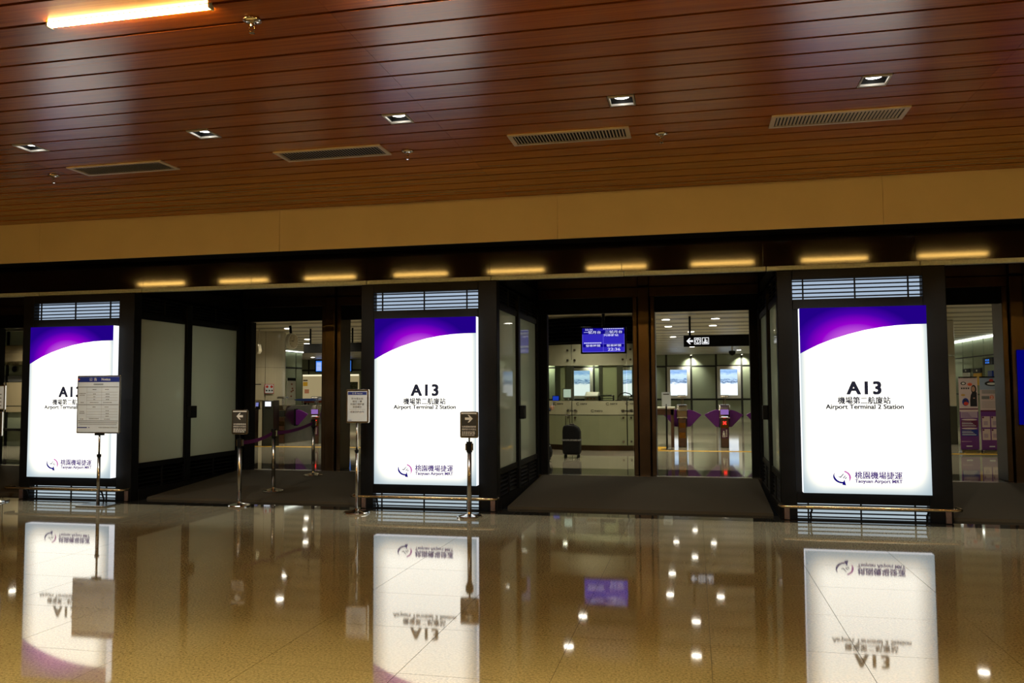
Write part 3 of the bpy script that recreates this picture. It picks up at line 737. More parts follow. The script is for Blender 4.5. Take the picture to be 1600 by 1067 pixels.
# ================================================================== INFORMATION KIOSK
KC, KR = (1.95, 10.05), 2.5
def kp(a, r): return (KC[0] + r * math.sin(a), KC[1] - r * math.cos(a))
def arcbox(a0, a1, r0, r1, z0, z1, n=6):
    b = MB(); vs = []; fs = []
    for k in range(n + 1):
        a = a0 + (a1 - a0) * k / n
        for r, z in ((r0, z0), (r1, z0), (r1, z1), (r0, z1)):
            x, y = kp(a, r); vs.append((x, y, z))
    for k in range(n):
        for j in range(4): fs.append((k * 4 + j, k * 4 + (j + 1) % 4, (k + 1) * 4 + (j + 1) % 4, (k + 1) * 4 + j))
    fs += [(0, 1, 2, 3), tuple(n * 4 + j for j in range(4))[::-1]]
    return b.add(vs, fs)
kj = [-1.175, -.71, -.247, .217, .355]
KA = .36
ki = thing('information_kiosk', 'curved information kiosk of frosted glass panels with dark louvres above', 'kiosk')
arcbox(-1.18, KA, KR - .06, KR - .01, HZ, .29, 30).build('plinth', M_BRONZE, ki)
arcbox(-1.18, KA, KR - .45, KR - .04, 1.14, 1.20, 30).build('desk_top', M_BLACKM, ki)
arcbox(-1.18, KA, KR - .08, KR - .045, .29, 1.14, 30).build('backing', M_BLACKM, ki)
for a, b in zip(kj[:-1], kj[1:]):
    arcbox(a + .004, b - .004, KR - .02, KR, .29, .905).build('lower_panel', M_FROSTG, ki)
    pb = arcbox(a + .004, b - .004, KR - .02, KR + .002, .92, 1.205).build('logo_panel', M_FROST, ki)
    arcbox(a + .004, b - .004, KR - .015, KR - .005, 1.215, 1.945).build('window_pane', M_GLASS, ki)
    arcbox(a + .004, b - .004, KR - .02, KR, 1.955, 2.39).build('upper_panel', M_FROST, ki)
    for e in (a + .032, b - .032):
        for z in (.37, .86, 1.01, 2.06, 2.27):
            x, y = kp(e, KR)
            n = Vector((math.sin(e), -math.cos(e), 0))
            MB().tube([Vector((x, y, z)), Vector((x, y, z)) + n * .035], .022, 10).build('standoff_bolt', M_STEEL, ki)
    for k in range(4):                       # printed wordmarks on the pale band
        aa = a + (b - a) * (.16 + .27 * k); zz = (1.145, 1.0)[k % 2]
        if k % 2 == 0: s_txt, wd, hg = '桃園捷運', .15, .035
        else: s_txt, wd, hg = 'metro', .17, .045
        me = text(s_txt, width=wd, height=hg, bold=.01); me.materials.clear(); me.materials.append(M_INK)
        x, y = kp(aa + .03, KR + .006); o = link('wordmark', me, ki, loc=(x, y, zz - hg / 2)); o.rotation_euler = (0, 0, aa + .03)
        rg = MB()
        for q in range(14):
            t0, t1 = math.radians(40 + q * 20), math.radians(40 + (q + 1) * 20)
            rg.flat([(.036 * math.cos(t0), .028 * math.sin(t0)), (.036 * math.cos(t1), .028 * math.sin(t1)), (.026 * math.cos(t1), .018 * math.sin(t1)), (.026 * math.cos(t0), .018 * math.sin(t0))], 0)
        x, y = kp(aa - .02, KR + .006); o = rg.build('wordmark_ring', M_INK, ki, loc=(x, y, zz)); o.rotation_euler = (0, 0, aa - .02)
for k in range(7):
    z = 2.43 + k * .075
    arcbox(-1.18, KA, KR - .10, KR + .02, z, z + .022, 30).build('canopy_slat', M_BLACK, ki)
arcbox(-1.18, KA, KR - .14, KR - .12, 2.39, HC, 30).build('canopy_back', M_BLACKM, ki)
# rear frame of the kiosk
for x, wd in ((.54, .13), (.81, .18), (1.61, .09), (2.04, .14), (2.40, .34), (-.2, .12)):
    MB().box(x, x + wd, 10.3, 10.42, HZ, 2.4).build('rear_post', mat('kiosk_post', (.045, .048, .03), .5), ki)
MB().box(-.3, 2.75, 10.28, 10.45, 2.02, 2.16).build('rear_beam', M_FROST, ki)
MB().box(-.3, 2.75, 10.28, 10.45, 2.3, 2.9).build('rear_fascia', mat('kiosk_post', (.045, .048, .03), .5), ki)
MB().box(-.3, 2.75, 10.2, 10.5, HZ, 1.10).build('rear_counter', M_BLACKM, ki)
MB().box(1.70, 2.04, 10.34, 10.37, 1.1, 2.1).build('rear_screen', M_FROSTG, ki)
MB().box(.67, .81, 10.34, 10.37, 1.1, 2.1).build('rear_screen', M_FROSTG, ki)
# things on the kiosk desk
def desk_xyz(u_a, r): x, y = kp(u_a, r); return x, y
t = thing('monitor', 'pale computer monitor seen from behind on the kiosk desk', 'monitor', (1.20, 7.95, 1.20), -.25)
MB().box(-.11, .11, -.015, .015, .06, .27).build('screen_back', M_WHITE, t, bevel=.01)
MB().box(-.085, .085, -.018, -.015, .08, .25).build('rear_label', M_LCDPALE, t)
MB().box(-.02, .02, -.01, .03, 0, .1).build('stand', M_WHITE, t); MB().box(-.07, .07, -.06, .06, 0, .012).build('foot', M_WHITE, t)
t = thing('tablet', 'small tablet with glowing blue screen at the left of the kiosk desk', 'tablet', (.93, 8.05, 1.20))
MB().prism([(-.02, .0), (.04, 0), (.0, .115), (-.012, .115)], 'x', -.075, .075).build('case', M_BLACKM, t)
MB().add([(-.065, -.021, .012), (.065, -.021, .012), (.065, -.0135, .104), (-.065, -.0135, .104)], [(0, 1, 2, 3)]).build('screen', emit('tablet_blue', lin(30, 60, 190), 1.0), t)
t = thing('printer', 'pale desktop printer with red buttons in the kiosk window', 'printer', (1.74, 7.85, 1.20))
MB().prism([(-.16, 0), (.16, 0), (.16, .19), (.06, .19), (-.02, .16), (-.16, .10)], 'x', -.14, .14).build('body', M_WHITE, t, bevel=.008)
for k in range(3): MB().box(-.09 + k * .07, -.06 + k * .07, -.166, -.158, .04, .065).build('button', M_ORANGE, t)
t = thing('document_tray', 'black document tray with white papers on the kiosk desk', 'tray', (2.05, 7.80, 1.20))
for k in range(3): MB().box(-.15, .15, -.11, .11, .005 + k * .045, .014 + k * .045).build('shelf', M_BLACKM, t)
for s in (-1, 1): MB().box(*sorted((s * .14, s * .15)), -.11, .11, 0, .12).build('side_wall', M_BLACKM, t)
MB().box(-.12, .12, -.1, .1, .104, .13).build('papers', M_PAPER, t)
t = thing('desk_lamp', 'black curved-arm desk lamp over papers in the kiosk window', 'lamp', (2.27, 7.97, 1.20))
MB().lathe([(.06, 0), (.06, .015), (.012, .02)], (0, 0, 0), 16).build('base', M_BLACKM, t)
MB().tube([(0, 0, .015), (.01, 0, .09), (.06, 0, .15), (.15, 0, .175), (.25, 0, .15), (.29, 0, .11)], .010, 8).build('arm', M_BLACKM, t)
MB().lathe([(.045, -.03), (.02, .01), (.008, .02)], (.29, 0, .11), 14).build('shade', M_BLACKM, t)
t = thing('envelope_stack', 'stack of cream envelopes beside the black desk lamp', 'envelopes', (2.44, 7.84, 1.20))
for k in range(4): MB().box(-.07 + .006 * k, .07 + .006 * k, -.05, .05, .002 + k * .022, .020 + k * .022).build('envelope', M_PAPER, t)
t = thing('desk_phone', 'low black telephone at the right end of the kiosk desk', 'telephone', (2.69, 7.93, 1.20))
MB().prism([(-.09, 0), (.09, 0), (.09, .08), (-.09, .03)], 'x', -.09, .09).build('body', M_BLACKM, t, bevel=.006)
MB().tube([(-.07, .05, .095), (-.03, .05, .10), (.04, .05, .10), (.08, .05, .095)], [.024, .016, .016, .024], 8).build('handset', M_BLACKM, t)

# hanging departure display
t = thing('departure_display', 'blue platform departure display hanging before the kiosk', 'display', (2.155, 6.3, 0))
MB().box(-.44, .44, 0, .09, 2.135, 2.655).build('casing', M_BLACKM, t, bevel=.01)
MB().tube([(0, .045, 2.65), (0, .045, HC)], .03, 8).build('hanger', M_BLACKM, t)
sc = MB().box(-.405, .405, -.006, 0, 2.165, 2.625).build('screen', M_SCREENBLUE, t)
b = MB(); b.rect(-.405, -.13, 2.575, 2.625, -.007); b.rect(-.13, .405, 2.598, 2.625, -.0065); b.rect(-.405, .405, 2.51, 2.58, -.007); b.rect(-.40, .40, 2.26, 2.315, -.007)
b.build('dark_band', M_SCREENNAVY, sc)
b = MB(); b.rect(-.405, .405, 2.165, 2.172, -.008); b.rect(-.003, .003, 2.17, 2.51, -.008); b.rect(-.405, -.399, 2.17, 2.51, -.008); b.rect(.399, .405, 2.17, 2.51, -.008); b.rect(0, .40, 2.318, 2.324, -.008)
b.build('grid_line', M_SCREENLINE, sc)
for s_txt, x, z, wd, hg in (('22:36', -.275, 2.582, .15, .034), ('一號月台', -.21, 2.518, .33, .056), ('二號月台', .2, 2.522, .33, .056), ('列車離站', .15, 2.464, .28, .046),
                            ('發車時間', -.20, 2.265, .28, .046), ('發車時間', .20, 2.265, .28, .046), ('22:36', .205, 2.187, .24, .055)):
    put_text(s_txt, x, -.009, z, M_SCREENTEXT, sc, width=wd, height=hg, bold=.012)
b = MB()
for k in range(10): b.rect(-.37 + k * .034, -.345 + k * .034, 2.33, 2.350, -.009)
for k in range(11): b.rect(.0 + k * .036, .026 + k * .036, 2.603, 2.618, -.009)
b.build('small_print', M_SCREENTEXT, sc)

# hanging direction sign over the gates
t = thing('hanging_sign', 'black hanging sign with white left arrow and two pictograms over the gates', 'sign', (3.65, 8.0, 0))
MB().box(0, 1.75, 0, .1, 2.325, 2.56).build('board', M_BLACKM, t, bevel=.006)
for x in (.13, 1.6): MB().tube([(x, .05, 2.55), (x, .05, HC)], .022, 8).build('hanger', M_BLACKM, t)
M_SIGNWHITE = emit('sign_white', (.92, .93, .95), .95)
def arrow(b, cx, cz, s, y, d):
    P = [(-1, 0), (-.05, .95), (.32, .95), (-.18, .3), (1, .3), (1, -.3), (-.18, -.3), (.32, -.95), (-.05, -.95)]
    pts = [(cx + (p[0] if d < 0 else -p[0]) * s, cz + p[1] * s) for p in P]
    return b.flat([pts[i] for i in (0, 1, 2, 3)], y).flat([pts[0], pts[3], pts[6]], y).flat([pts[i] for i in (0, 6, 7, 8)], y).flat([pts[i] for i in (3, 4, 5, 6)], y)
arrow(MB(), .125, 2.44, .068, -.002, -1).build('arrow', M_SIGNWHITE, t)
b = MB(); b.frame(.215, .355, 2.37, 2.51, .012, -.003, -.001)
for q in range(18):
    t0, t1 = math.radians(q * 20), math.radians(q * 20 + 20)
    b.flat([(.285 + .055 * math.cos(t0), 2.44 + .055 * math.sin(t0)), (.285 + .055 * math.cos(t1), 2.44 + .055 * math.sin(t1)), (.285 + .041 * math.cos(t1), 2.44 + .041 * math.sin(t1)), (.285 + .041 * math.cos(t0), 2.44 + .041 * math.sin(t0))], -.003)
b.rect(.278, .292, 2.405, 2.465, -.003); b.rect(.262, .308, 2.455, 2.468, -.003); b.build('pictogram', M_SIGNWHITE, t)
b = MB(); b.frame(.375, .515, 2.37, 2.51, .012, -.003, -.001); b.rect(.40, .49, 2.39, 2.425, -.003); b.rect(.425, .452, 2.425, 2.47, -.003); b.rect(.43, .447, 2.474, 2.492, -.003); b.rect(.452, .485, 2.445, 2.458, -.003)
b.build('pictogram', M_SIGNWHITE, t)

# ================================================================== TICKET GATES
def gate(x, label, screen=False, nfl=2):
    t = thing('ticket_gate', label, 'ticket gate', (x, 8.8, HZ), group='ticket gates with purple flaps')
    prof = [(0, 0), (0, .62), (.03, .74), (.10, .85), (.25, .90), (1.5, .90), (1.62, .82), (1.65, .6), (1.65, 0)]
    MB().prism(prof, 'x', -.088, .088).build('body', M_GATE, t, bevel=.012)
    for z0, z1, m in ((.02, .20, M_BROWN), (.20, .32, M_AMBER), (.32, .42, M_BROWN), (.42, .53, M_AMBER), (.53, .62, M_BROWN)):
        MB().box(-.07, .07, -.012, .0, z0, z1).build('front_plate', m, t)
    hd_ = MB().prism([(-.045, .64), (-.05, .80), (.06, .92), (.30, .92), (.30, .88), (.08, .84), (.0, .62)], 'x', -.115, .115).build('reader_head', M_CHROME, t, bevel=.012)
    MB().box(-.02, -.008, .06, .08, .90, 1.09).build('sensor_post', M_STEEL, t); MB().box(.02, .032, .06, .08, .90, 1.09).build('sensor_post', M_STEEL, t)
    MB().prism([(-.06, 1.08), (.16, 1.08), (.20, 1.10), (.16, 1.125), (-.02, 1.13), (-.08, 1.10)], 'x', -.095, .095).build('sensor_head', M_STEEL, t, bevel=.015)
    if screen:
        MB().add([(-.085, -.056, .71), (.085, -.056, .71), (.085, -.052, .82), (-.085, -.052, .82)], [(0, 1, 2, 3)]).build('reader_screen', emit('reader_purple', lin(150, 110, 190), .8), t)
        MB().box(-.07, .07, -.052, -.046, .655, .67).build('reader_light', M_LCDWHITE, t)
        b = MB()
        for a in (45, -45):
            c, s = math.cos(math.radians(a)), math.sin(math.radians(a))
            b.flat([(c * dx - s * dz, .53 + s * dx + c * dz) for dx, dz in ((-.045, -.012), (.045, -.012), (.045, .012), (-.045, .012))], -.016 - .001 * (a > 0))
        b.build('stop_cross', M_RED, t)
        st = MB().box(-.075, .075, -.015, -.012, .20, .42).build('sticker', mat('sticker_plum', (.08, .01, .06), .4), t)
        b = MB(); b.rect(-.035, -.01, .33, .36, -.017); b.rect(-.045, .0, .27, .325, -.017); b.rect(-.05, -.03, .225, .27, -.017); b.rect(-.015, .005, .225, .27, -.017)
        for k in range(5): b.rect(.02, .05, .235 + k * .033, .252 + k * .033, -.017)
        b.build('sticker_print', M_WHITEINK, t)
    for s in (-1, 1):
        pts = [(s * .09, .42), (s * .10, .80)]
        n = 8
        for k in range(n + 1):
            a = math.radians(88 - k * (88 - 38) / n); pts.append((s * (.10 + .60 * math.cos(a) * .62), .20 + .60 * math.sin(a)) )
        pts = [(s * .09, .42), (s * .09, .79), (s * .14, .80), (s * .20, .79), (s * .27, .765), (s * .34, .73), (s * .40, .70), (s * .415, .68), (s * .40, .665), (s * .17, .42)]
        MB().prism(pts, 'y', .55, .59).build('flap', M_FLAP, t, bevel=.006)
        MB().box(*sorted((s * .088, s * .10)), .48, .66, .40, .82).build('flap_slot', M_BLACKM, t)
    return t
gate(3.58, 'steel ticket gate with purple flaps beside the brown table')
gate(4.475, 'ticket gate with a red cross and purple reader screen', True)
gate(5.37, 'ticket gate with purple flap half hidden by the right sign pillar')
gate(-5.92, 'ticket gate with amber front beside the dark pillar terminals')
gate(-5.03, 'ticket gate with red light at the edge of the left door column', True)

# paper sign on a post and brown table
t = thing('paper_sign_stand', 'white paper sign on a slim post before the brown table', 'sign stand', (3.27, 8.1, HZ))
MB().lathe([(.13, 0), (.13, .012), (.02, .02)], (0, 0, 0), 20).build('base', M_STEEL, t); MB().tube([(0, 0, .01), (0, 0, .95)], .016, 8).build('post', M_BLACK, t)
pp = MB().box(-.095, .095, -.012, .0, .90, 1.20).build('sheet', M_PAPER, t); MB().rect(-.06, .06, 1.145, 1.165, -.013).build('heading', M_INK, pp)
t = thing('side_table', 'brown wooden table with pale top beside the first gate', 'table', (3.10, 8.95, HZ))
MB().box(-.30, .33, -.2, .3, .83, .87).build('table_top', M_WHITE, t, bevel=.006); MB().box(-.28, .31, -.17, .27, .70, .83).build('apron', M_BROWN, t)
for x in (-.26, .24):
    for y in (-.17, .21): MB().box(x, x + .06, y, y + .06, 0, .83).build('leg', M_BROWN, t)
t = thing('security_camera', 'black dome security camera hanging before the back wall', 'camera', (5.2, 21.0, HC))
MB().tube([(0, 0, 0), (0, 0, -.18)], .03, 8).build('stem', M_WHITE, t); MB().lathe([(.02, -.34), (.09, -.30), (.12, -.24), (.12, -.18), (.05, -.17)], (0, 0, 0), 16).build('dome', M_BLACKM, t, smooth=True)

# ================================================================== LUGGAGE AND PERSON
t = thing('suitcase', 'black upright suitcase with patterned strap and raised handle before the kiosk', 'suitcase', (1.60, 5.80, HZ))
MB().prism([(-.155, .06), (.155, .06), (.165, .12), (.162, .48), (.13, .56), (.05, .605), (-.09, .61), (-.15, .59), (-.165, .5), (-.165, .12)], 'y', -.12, .12).build('shell', M_SUIT, t, bevel=.03)
MB().box(-.168, .168, -.125, .125, .315, .345).build('strap', MATS.get('strap') or mat('strap', (.2, .21, .22), .6, noise=.6, nscale=30), t)
for x in (-.13, -.05): MB().tube([(x, .1, .55), (x, .1, .78)], .007, 6).build('handle_tube', M_STEEL, t)
MB().tube([(-.14, .1, .78), (-.04, .1, .78)], .013, 8).build('grip', M_STEEL, t)
MB().box(-.05, .05, -.02, .02, .605, .63).build('top_handle', M_STEEL, t, bevel=.008)
for x in (-.12, .12):
    for y in (-.09, .09): MB().tube([(x - .012, y, .03), (x + .012, y, .03)], .03, 12).build('wheel', M_BLACKM, t)
t = thing('wheeled_bag', 'black wheeled bag with white trim at the feet of the standing person', 'bag', (1.20, 5.0, HZ))
MB().prism([(-.16, .05), (.14, .05), (.16, .16), (.12, .30), (.02, .36), (-.12, .34), (-.17, .2)], 'y', -.1, .1).build('body', M_SUIT, t, bevel=.035)
MB().tube([(.10, -.11, .22), (.14, -.11, .28), (.10, -.11, .32), (.04, -.11, .30)], .008, 6).build('trim_loop', M_WHITE, t)
for x in (-.1, .1): MB().tube([(x, -.07, .03), (x, .07, .03)], .03, 12).build('wheel', M_STEEL, t)

def skin_mesh(name, verts, edges, radii, m, parent, sub=2, root=0):
    me = bpy.data.meshes.new(name); me.from_pydata(verts, edges, []); me.update(); me.materials.append(m)
    o = link(name, me, parent)
    md = o.modifiers.new('skin', 'SKIN'); md.use_smooth_shade = True
    sv = me.skin_vertices[0].data
    for i, r in enumerate(radii):
        sv[i].radius = r if isinstance(r, tuple) else (r, r); sv[i].use_root = (i == root)
    sb = o.modifiers.new('sub', 'SUBSURF'); sb.levels = sub; sb.render_levels = sub
    return o
pe = thing('person', 'person in dark blue coat holding a phone, half hidden behind the middle pillar', 'person', (1.02, 5.45, HZ), math.radians(8))
# body faces +x; local x forward, y left
V = [(0, 0, .78), (0, 0, .92), (.01, 0, 1.06), (.005, 0, 1.16), (.01, 0, 1.22), (.02, 0, 1.27),          # 0-5 pelvis..neck
     (0, .075, .74), (.015, .08, .42), (-.01, .085, .09), (.06, .09, .035), (.13, .10, .03),                # 6-10 left leg
     (0, -.075, .74), (.02, -.08, .42), (.0, -.085, .09), (.07, -.09, .035), (.14, -.10, .03),              # 11-15 right leg
     (0, .13, 1.14), (.02, .19, .94), (.17, .13, .88), (.24, .09, .91),                                      # 16-19 left arm
     (0, -.13, 1.14), (.02, -.19, .94), (.17, -.13, .88), (.24, -.09, .91)]                                  # 20-23 right arm
Ed = [(0, 1), (1, 2), (2, 3), (3, 4), (4, 5), (0, 6), (6, 7), (7, 8), (8, 9), (9, 10), (0, 11), (11, 12), (12, 13), (13, 14), (14, 15), (3, 16), (16, 17), (17, 18), (18, 19), (3, 20), (20, 21), (21, 22), (22, 23)]
Rd = [(.12, .10), (.11, .10), (.125, .105), (.11, .085), .045, .042, .075, .052, .036, .034, .026, .075, .052, .036, .034, .026, .052, .042, .035, .028, .052, .042, .035, .028]
body = skin_mesh('body', V, Ed, Rd, M_COAT, pe)
b = MB(); b.lathe([(.02, -.10), (.052, -.085), (.068, -.04), (.075, .0), (.072, .05), (.05, .09), (.015, .105)], (.03, 0, 1.385), 20)
hd_ = b.build('head', M_SKIN, pe, smooth=True)
MB().prism([(.095, 1.37), (.125, 1.355), (.10, 1.345)], 'y', -.012, .012).build('nose', M_SKIN, hd_)
for s in (-1, 1):
    MB().lathe([(.002, -.006), (.008, 0), (.002, .006)], (.096, s * .028, 1.39), 8).build('eye', M_INK, hd_)
    MB().lathe([(.004, -.02), (.014, 0), (.004, .02)], (.03, s * .074, 1.38), 8).build('ear', M_SKIN, hd_)
MB().box(.085, .100, -.02, .02, 1.325, 1.331).build('mouth', M_REDINK, hd_)
b = MB(); b.lathe([(.03, -.16), (.066, -.14), (.085, -.05), (.088, .02), (.078, .07), (.05, .105), (.01, .12)], (.008, 0, 1.39), 20)
b.build('hair', M_HAIR, hd_, smooth=True)
# legs covered by trousers: slightly larger skin over the lower body
TV = [(0, 0, .80), (0, .075, .74), (.015, .08, .42), (-.005, .085, .11), (0, -.075, .74), (.02, -.08, .42), (.005, -.085, .11)]
skin_mesh('trousers', TV, [(0, 1), (1, 2), (2, 3), (0, 4), (4, 5), (5, 6)], [(.13, .11), .082, .062, .05, .082, .062, .05], M_TROUSER, pe)
for s in (-1, 1):                            # hands: palm, four fingers, thumb around the phone
    h = MB(); px, py, pz = .255, s * .075, .925
    h.lathe([(.012, -.035), (.028, -.015), (.030, .02), (.02, .04)], (px, py, pz), 10)
    hand = h.build('hand', M_SKIN, pe, smooth=True)
    for k, L in enumerate((.062, .07, .066, .052)):
        y0 = py - s * .005; z0 = pz + .03 - k * .018
        MB().tube([(px + .01, y0, z0), (px + .038, y0 - s * .012, z0 + .008), (px + .045, y0 - s * (.012 + L * .5), z0 + .01), (px + .032, y0 - s * (.012 + L * .8), z0 + .008)], [.0085, .008, .0075, .006], 7).build('finger', M_SKIN, hand)
    MB().tube([(px - .01, py, pz + .015), (px + .0, py - s * .03, pz + .04), (px + .012, py - s * .05, pz + .055)], [.010, .009, .007], 7).build('thumb', M_SKIN, hand)
ph = thing('mobile_phone', 'small dark mobile phone held in the person\'s hands', 'phone', (1.30, 5.49, HZ + .965), math.radians(8))
MB().box(-.006, .006, -.04, .04, -.06, .075).build('case', M_INK, ph, bevel=.004)
MB().box(-.0075, -.006, -.036, .036, -.054, .069).build('screen', M_LCDWHITE, ph)

# ================================================================== LEFT PART OF THE HALL
co = thing('cream_column', 'round column clad in cream panels behind the left entrance', 'column', (-7.2, 10.0, HZ))
for z0, z1 in ((0, .82), (.826, 1.86), (1.866, HC - HZ)):
    for k in range(6):
        n = 8; a0 = 2 * math.pi * k / 6 + .22; a1 = a0 + 2 * math.pi / 6 - .012; vs = []; fs = []
        for q in range(n + 1):
            a = a0 + (a1 - a0) * q / n
            for r, z in ((.60, z0), (.66, z0), (.66, z1), (.60, z1)): vs.append((r * math.cos(a), r * math.sin(a), z))
        for q in range(n):
            for j in range(4): fs.append((q * 4 + j, q * 4 + (j + 1) % 4, (q + 1) * 4 + (j + 1) % 4, (q + 1) * 4 + j))
        fs += [(0, 1, 2, 3), tuple(n * 4 + j for j in range(4))[::-1]]
        MB().add(vs, fs).build('cladding', M_COLUMN, co)
MB().lathe([(.60, 0), (.60, HC - HZ)], (0, 0, 0), 32).build('core', M_WALLJOINT, co)
def wall_note(name, label, x, y, z0, z1, wd, rz, m_frame, cells):
    t = thing(name, label, 'notice', (x, y, 0), rz)
    MB().box(-wd / 2, wd / 2, -.012, 0, z0, z1).build('sheet', M_PAPER, t); MB().frame(-wd / 2, wd / 2, z0, z1, .012, -.014, -.011).build('border', m_frame, t)
    for i, (cx, cz, r) in enumerate(cells):
        MB().flat([(cx * wd + r * math.cos(a * math.pi / 5), z0 + cz * (z1 - z0) + r * math.sin(a * math.pi / 5)) for a in range(10)], -.015).build('symbol', M_REDINK if i < 2 else M_INK, t)
    return t
wall_note('warning_notice', 'small red-framed warning notice on the cream column', -6.675, 9.563, 1.38, 1.62, .24, math.radians(50), M_REDINK, [(-.24, .72, .035), (.24, .72, .035), (-.3, .32, .022), (0, .32, .022), (.3, .32, .022)])
b = thing('paper_notice', 'plain paper notice beside the red-framed notice on the cream column', 'notice', (-6.91, 9.385, 0), math.radians(25))
MB().box(-.16, .16, -.010, 0, 1.22, 1.66).build('sheet', M_COLUMN, b); MB().box(-.09, .1, -.012, -.010, 1.60, 1.625).build('heading', M_INK, b)
t = thing('wall_speaker', 'white loudspeaker on a bracket beside the cream column', 'loudspeaker', (-6.50, 8.6, 2.46))
MB().prism([(-.10, -.05), (.07, -.13), (.12, -.05), (.10, .12), (-.02, .16), (-.12, .08)], 'y', -.09, .08).build('case', M_COLUMN, t, bevel=.03)
MB().tube([(-.10, -.1, -.02), (-.10, -.07, -.02)], .02, 8).build('lens', M_BLACKM, t); MB().tube([(.05, .0, .13), (.07, .02, .50)], .02, 8).build('bracket', M_COLUMN, t)
t = thing('hanging_clock', 'round double-sided clock hung from the hall ceiling', 'clock', (-5.28, 8.05, 2.60), math.radians(80))
MB().tube([(0, -.05, 0), (0, .05, 0)], .185, 28).build('case', M_WHITE, t, bevel=.01)
MB().tube([(0, .02, .14), (-.04, .02, .36)], .03, 8).build('hanger', M_BLACKM, t)
MB().tube([(0, -.055, 0), (0, -.051, 0)], .16, 28).build('dial', M_COLUMN, t)
b = MB(); b.rect(-.006, .006, 0, .12, -.058); b.rect(-.09, .0, -.008, .008, -.059); b.build('hand', M_INK, t)
for k in range(12):
    a = k * math.pi / 6; MB().rect(.14 * math.sin(a) - .006, .14 * math.sin(a) + .006, .14 * math.cos(a) - .012, .14 * math.cos(a) + .012, -.058).build('hour_mark', M_INK, t)
def black_board(x0, x1, y, z0, z1, hang, label):
    t = thing('dark_hanging_board', label, 'sign', (x0, y, 0)); MB().box(0, x1 - x0, 0, .1, z0, z1).build('board', M_BLACKM, t, bevel=.006)
    for h in hang: MB().tube([(h - x0, .05, z1), (h - x0, .05, HC)], .022, 8).build('hanger', M_BLACKM, t)
black_board(-5.46, -4.75, 9.0, 2.37, 2.59, (-5.30,), 'dark blank hanging board left of the door column')
black_board(-4.30, -3.6, 9.0, 2.385, 2.60, (-4.2, ), 'dark blank hanging board right of the door column')
def terminal(x, y, wd, h, label, scr):
    t = thing('pillar_terminal', label, 'terminal', (x, y, HZ)); MB().box(-wd / 2, wd / 2, 0, .25, 0, h).build('cabinet', MATS.get('terminal_grey') or mat('terminal_grey', (.045, .05, .045), .35, noise=.1, nscale=4), t, bevel=.012)
    if scr: MB().box(-wd * .28, wd * .28, -.006, 0, h - .13, h - .02).build('screen', M_LCDWHITE, t); MB().box(-wd * .2, wd * .2, -.008, 0, h - .17, h - .145).build('slot', M_STEEL, t)
    for s in (-1, 1): MB().box(*sorted((s * wd / 2, s * (wd / 2 + .015))), 0, .25, 0, h + .01).build('side_trim', M_BRONZE, t)
terminal(-5.81, 7.95, .27, 1.04, 'dark pillar terminal with a bright white screen before the cream column', True)
terminal(-6.32, 7.85, .34, .84, 'low dark cabinet left of the white-screen terminal', False)
t = thing('card_reader', 'small card reader with blue screen beside the white-screen terminal', 'card reader', (-6.06, 7.92, HZ + .84))
MB().prism([(-.03, 0), (.05, 0), (.03, .17), (-.01, .17)], 'x', -.045, .045).build('case', M_BLACKM, t, bevel=.008); MB().add([(-.036, -.032, .07), (.036, -.032, .07), (.036, -.014, .16), (-.036, -.014, .16)], [(0, 1, 2, 3)]).build('screen', emit('reader_blue', lin(120, 125, 190), .9), t)
t = thing('pole_notice', 'slim steel pole standing in front of the low dark cabinet', 'pole', (-6.13, 7.5, HZ))
MB().lathe([(.12, 0), (.12, .012), (.02, .02)], (0, 0, 0), 20).build('base', M_STEEL, t); MB().tube([(0, 0, .01), (0, 0, 1.02)], .015, 8).build('post', M_STEEL, t)
t = thing('route_map', 'tall white route map board with rust marks on the pale green glass wall', 'map board', (-11.2, 12.0, 0), math.radians(90))
MB().box(7.08, 7.74, -.05, -.005, .90, 1.93).build('board', M_WHITE, t); MB().box(7.08, 7.74, -.06, -.05, 1.82, 1.93).build('header', M_BLACKM, t)
for k, (a, z) in enumerate(((7.36, 1.66), (7.42, 1.5), (7.46, 1.42), (7.34, 1.38), (7.32, 1.2))): MB().box(a, a + .12, -.056, -.05, z, z + .06).build('map_mark', MATS.get('map_rust') or mat('map_rust', (.32, .12, .06), .6), t)
MB().box(7.12, 7.70, -.054, -.05, 1.12, 1.13).build('map_rule', M_GREYINK, t)
mu = thing('mural_panel', 'long lit beige mural panel on the far back wall', 'mural', (-15.0, HY1 - .04, 0))
MB().box(0, 2.95, -.05, 0, .95, 2.22).build('panel', emit('mural_beige', lin(168, 152, 112), .8), mu)
MB().box(0, 2.95, -.055, -.05, 2.14, 2.22).build('top_glow', emit('mural_glow', lin(235, 225, 190), 1.2), mu)
for k, (a, z0, z1, c) in enumerate(((.02, 1.9, 1.97, (60, 50, 35)), (.02, 1.66, 1.86, (150, 112, 30)), (.1, 1.3, 1.5, (140, 90, 60)))): MB().box(a, a + .24, -.058, -.05, z0, z1).build('print_block', emit(f'mural_block_{k}', lin(*c), .8), mu)
MB().box(2.2, 2.9, -.058, -.05, 1.1, 1.85).build('print_block', mat('mural_leaves', (.12, .13, .05), .6, noise=.9, nscale=14), mu)
